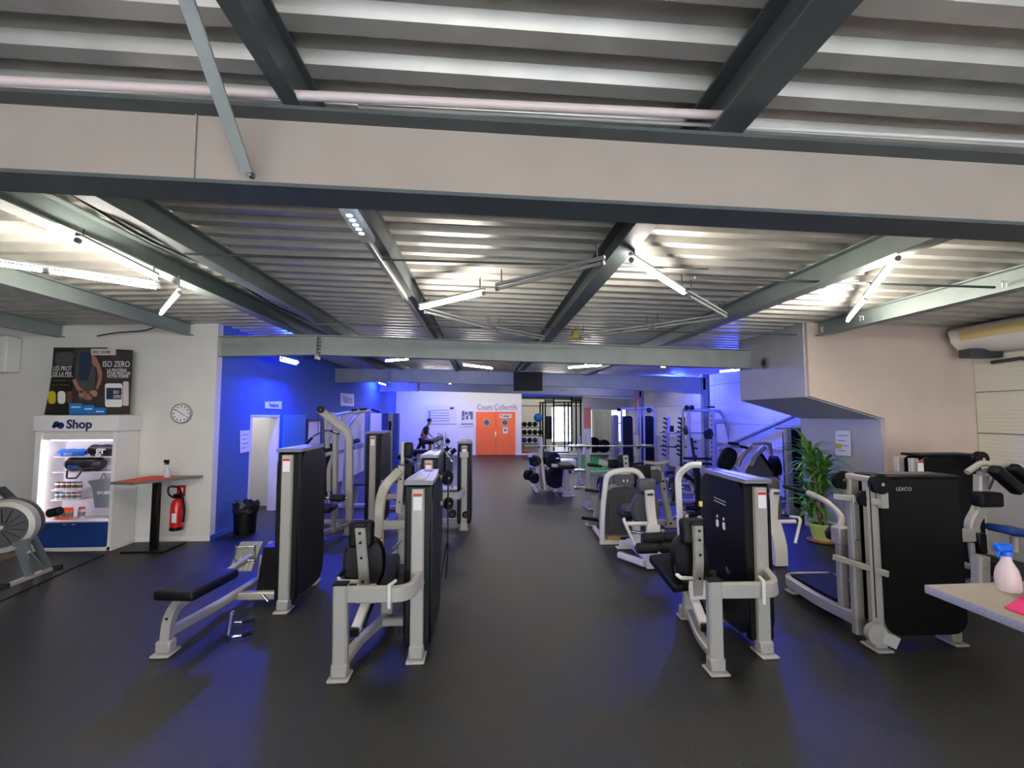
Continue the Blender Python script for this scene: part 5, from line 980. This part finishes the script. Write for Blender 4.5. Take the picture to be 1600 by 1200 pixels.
for px in (815, 848): R(rk, 'post', 'iron', [V(A(px, 680, Y).x, Y, .02), A(px, 660, Y)], .06, .06, up=(0, -1, 0))
def ball(px, py, rr, m, label, Y=24.4, grp='dark balls on the far rack'):
    c = A(px, py, Y); k = 9; o = MB().lathe([(rr*math.sin(math.pi*i/k), -rr*math.cos(math.pi*i/k)) for i in range(k+1)], c, n=18).build('exercise_ball', m, None, 60); tag(o, label, 'ball', grp); return o
ball(841, 652.5, .24, 'ball_blue', 'bright blue gym ball on top of the ball rack', grp=None)
rows = ((662.8, 3, 'top'), (675.3, 4, 'middle'), (687.8, 4, 'bottom')); nm = ('leftmost', 'second from left', 'third from left', 'rightmost')
for py, n, w_ in rows:
    for k in range(n): ball(819.5+8.2*k, py, .135, 'rubber' if (py < 680 or k % 2) else 'navy', (nm[k] if k < n-1 else 'rightmost')+' dark ball in the '+w_+' row of the far rack')
o = B(None, 'gym_mat', 'iron', A(870, 697, 24.2).xy.to_3d()+V(0, 0, .05), (1.2, 1.0, .1), .03); tag(o, 'black mat block on the floor of the far room', 'mat')
o = B(None, 'step_box', 'red', A(820, 700, 23.75).xy.to_3d()+V(0, 0, .09), (.5, .35, .14), .02); tag(o, 'small red step box at the left of the far room', 'box')
o = X(None, 'low_platform', 'white_paint', [V(2.1, 18.0, .0), V(3.6, 18.0, .0), V(3.6, 19.6, 0), V(2.1, 19.6, .0)], (0, 0, .22)); tag(o, 'low pale platform on the floor before the far room opening', 'platform')
r = root('tyre_stack', V(5.0, 24.5, 0), 'dark weight discs and tyre leaning by the mirror in the far room', 'tyre'); plate(r, V(5.75, 24.2, .42), (.3, -1, 0), .4, .2, 'tyre', 'rubber'); plate(r, V(6.25, 24.0, .36), (.3, -1, 0), .34, .2, 'tyre', 'rubber')
# ---- plant
pr_ = G(1286, 846); px0, py0 = pr_.x, pr_.y
pl = root('potted_dracaena', V(px0, py0, 0), 'tall leafy dracaena in a lime green pot beside the grey pillar', 'plant')
MB().lathe([(0, .0), (.2, 0), (.23, .02), (.2, .03), (0, .03)], (px0, py0, 0), n=28).build('saucer', 'terracotta', pl)
MB().lathe([(0, .03), (.13, .03), (.185, .25), (.2, .25), (.205, .29), (.185, .29), (.17, .26), (0, .25)], (px0, py0, 0), n=28).build('pot', 'pot', pl)
MB().lathe([(0, .262), (.17, .262), (.172, .255)], (px0, py0, 0), n=20).build('soil', 'soil', pl)
canes = [((-.04, 0), (-.12, .02), 1.38), ((.03, .04), (.04, .05), .95), ((.02, -.05), (.0, -.08), 1.2), ((-.01, .03), (-.1, .1), .72)]
heads = []
for (a_, b_), (c_, d_), h_ in canes:
    T(pl, 'cane', 'cane', [V(px0+a_, py0+b_, .25), V(px0+a_+(c_-a_)*.5+.01, py0+b_, h_*.6), V(px0+c_, py0+d_, h_)], .02); heads.append((V(px0+c_, py0+d_, h_), h_))
def leaf_mesh(L, W, droop, m):
    n = 7; vs = []; x = 0; z = 0; a = .9
    for i in range(n+1):
        t = i/n; w_ = W*(math.sin(math.pi*min(1, t*.9+.12)))**.7*(1-t**4); vs += [V(x, -w_, z+w_*.25), V(x, 0, z), V(x, w_, z+w_*.25)]
        x += L/n*math.cos(a); z += L/n*math.sin(a); a -= droop/n
    fs = []
    for i in range(n): fs += [[i*3, i*3+1, i*3+4, i*3+3], [i*3+1, i*3+2, i*3+5, i*3+4]]
    me = bpy.data.meshes.new('leaf'); me.from_pydata(vs, [], fs); me.materials.append(M[m])
    for p in me.polygons: p.use_smooth = True
    return me
lm = [leaf_mesh(.55, .024, 1.5, 'leaf'), leaf_mesh(.48, .022, 2.3, 'leaf'), leaf_mesh(.42, .02, 1.0, 'leaf_light'), leaf_mesh(.6, .026, 2.0, 'leaf')]
rg = random.Random(4)
for hp, h_ in heads:
    for k in range(70):
        o = bpy.data.objects.new('leaf', lm[rg.randrange(4)]); S.collection.objects.link(o); o.parent = pl
        t = k/70; o.location = hp-pl.location+V(0, 0, -.42*(1-t)+.02); o.rotation_euler = (rg.uniform(-.3, .3), -.55*t+.25+rg.uniform(-.25, .2), k*2.4+rg.uniform(-.3, .3)); q_ = rg.uniform(.85, 1.25)*(.75 if math.cos(o.rotation_euler[2]) > .3 else 1); o.scale = (q_, q_, q_)
# ---- person
def skin_fig(name, pts, edges, rad, m, parent, rootv=0, sub=2):
    me = bpy.data.meshes.new(name); me.from_pydata([Vector(p)-parent.location for p in pts], edges, []); o = bpy.data.objects.new(name, me); S.collection.objects.link(o); o.parent = parent
    sk = o.modifiers.new('skin', 'SKIN'); sk.use_smooth_shade = True
    for v_, r_ in zip(me.skin_vertices[0].data, rad): v_.radius = (r_ if isinstance(r_, tuple) else (r_, r_))
    me.skin_vertices[0].data[rootv].use_root = True; o.modifiers.new('sub', 'SUBSURF').levels = sub; o.modifiers['sub'].render_levels = sub
    bpy.context.view_layer.update(); nm_ = bpy.data.meshes.new_from_object(o.evaluated_get(bpy.context.evaluated_depsgraph_get())); o.modifiers.clear(); o.data = nm_
    nm_.materials.clear(); nm_.materials.append(M[m])
    for p in nm_.polygons: p.use_smooth = True
    return o
PX, PY = A(667, 680, 20.5).x, 20.5
pe = root('person', V(PX, PY, 0), 'person with dark hair in dark t-shirt and trousers, leaning forward behind the benches', 'person')
P = lambda x, y, z: V(PX+x, PY+y, z)
# continuous body: pelvis, spine, neck, head, arms, legs
pts = [P(-.16, 0, .95), P(-.13, 0, 1.12), P(-.06, 0, 1.34), P(.02, 0, 1.5), P(.07, 0, 1.58), P(.11, -.01, 1.66), P(.12, -.01, 1.76),
       P(-.02, -.19, 1.46), P(-.2, -.26, 1.22), P(.02, -.22, 1.02), P(.08, -.2, .98), P(.0, .19, 1.46), P(.0, .27, 1.2), P(.18, .2, 1.04), P(.24, .18, 1.02),
       P(-.18, -.09, .9), P(-.1, -.1, .5), P(-.24, -.1, .1), P(-.08, -.11, .04), P(-.18, .09, .9), P(-.4, .1, .52), P(-.56, .1, .12), P(-.42, .11, .05)]
ed = [(0, 1), (1, 2), (2, 3), (3, 4), (4, 5), (5, 6), (2, 7), (7, 8), (8, 9), (9, 10), (2, 11), (11, 12), (12, 13), (13, 14), (0, 15), (15, 16), (16, 17), (17, 18), (0, 19), (19, 20), (20, 21), (21, 22)]
rd = [(.13, .15), (.12, .14), (.13, .17), .07, .055, (.095, .08), (.085, .075), .06, .045, .032, .03, .06, .045, .032, .03, .095, .06, .045, .04, .095, .06, .045, .04]
skin_fig('body', pts, ed, rd, 'skin', pe)
skin_fig('tshirt', [P(-.16, 0, .93), P(-.13, 0, 1.12), P(-.06, 0, 1.34), P(.0, 0, 1.47), P(-.02, -.2, 1.45), P(-.14, -.25, 1.3), P(.0, .2, 1.45), P(-.01, .26, 1.3)], [(0, 1), (1, 2), (2, 3), (2, 4), (4, 5), (2, 6), (6, 7)], [(.15, .17), (.145, .16), (.155, .19), .08, .085, .07, .085, .07], 'shirt', pe)
skin_fig('trousers', [P(-.165, 0, .96), P(-.18, -.09, .88), P(-.1, -.1, .5), P(-.23, -.1, .13), P(-.18, .09, .88), P(-.4, .1, .52), P(-.55, .1, .15)], [(0, 1), (1, 2), (2, 3), (0, 4), (4, 5), (5, 6)], [(.15, .165), .11, .08, .065, .11, .08, .065], 'trousers', pe)
for s in (-1, 1):
    B(pe, 'shoe', 'rubber', P(-.12 if s < 0 else -.45, .1*s, .045), (.27, .1, .09), .03, None, 2)
    hx, hy, hz = ((.08, -.2, .98) if s < 0 else (.24, .18, 1.02))
    for k in range(5): T(pe, 'finger', 'skin', [P(hx, hy-.02+.012*k, hz), P(hx+.05-.01*abs(k-2), hy-.03+.017*k, hz-.02), P(hx+.075-.015*abs(k-2), hy-.03+.017*k, hz-.045)], .009, .01, 6)
MB().lathe([(0, .125), (.07, .1), (.1, .05), (.105, 0), (.095, -.03), (.08, -.03)], P(.105, -.01, 1.73), (-.25, 0, 1), 16).build('hair', 'hair', pe)
MB().lathe([(0, 0), (.018, .0), (.008, .03), (0, .035)], P(.205, -.01, 1.69), (1, 0, -.2), 8).build('nose', 'skin', pe)
for s in (-1, 1): C(pe, 'eye', 'hair', P(.19, -.01+.035*s, 1.725), P(.2, -.01+.035*s, 1.725), .012, .002, 8); C(pe, 'ear', 'skin', P(.11, -.01+.085*s, 1.7), P(.11, -.01+.1*s, 1.7), .025, .005, 10)
B(pe, 'mouth', 'jar_brown', P(.195, -.01, 1.64), (.01, .05, .012), .002)

# small white cable hooks under the lit purlin
for k, (px, py) in enumerate(((1344, 494), (1566, 440))):
    c = A(px, py, 5.4 if k == 0 else 3.6); o = MB().tube([c, c+V(0, 0, -.05), c+V(-.01, 0, -.06)], .005, 6).tube([c+V(.04, 0, 0), c+V(.04, 0, -.05)], .005, 6).tube([c+V(-.02, 0, 0), c+V(.05, 0, 0)], .005, 6).build('cable_hook', 'white_paint'); tag(o, ('white cable hook under the lit purlin near the dome camera', 'white cable hook under the lit purlin near the right edge')[k], 'hook')
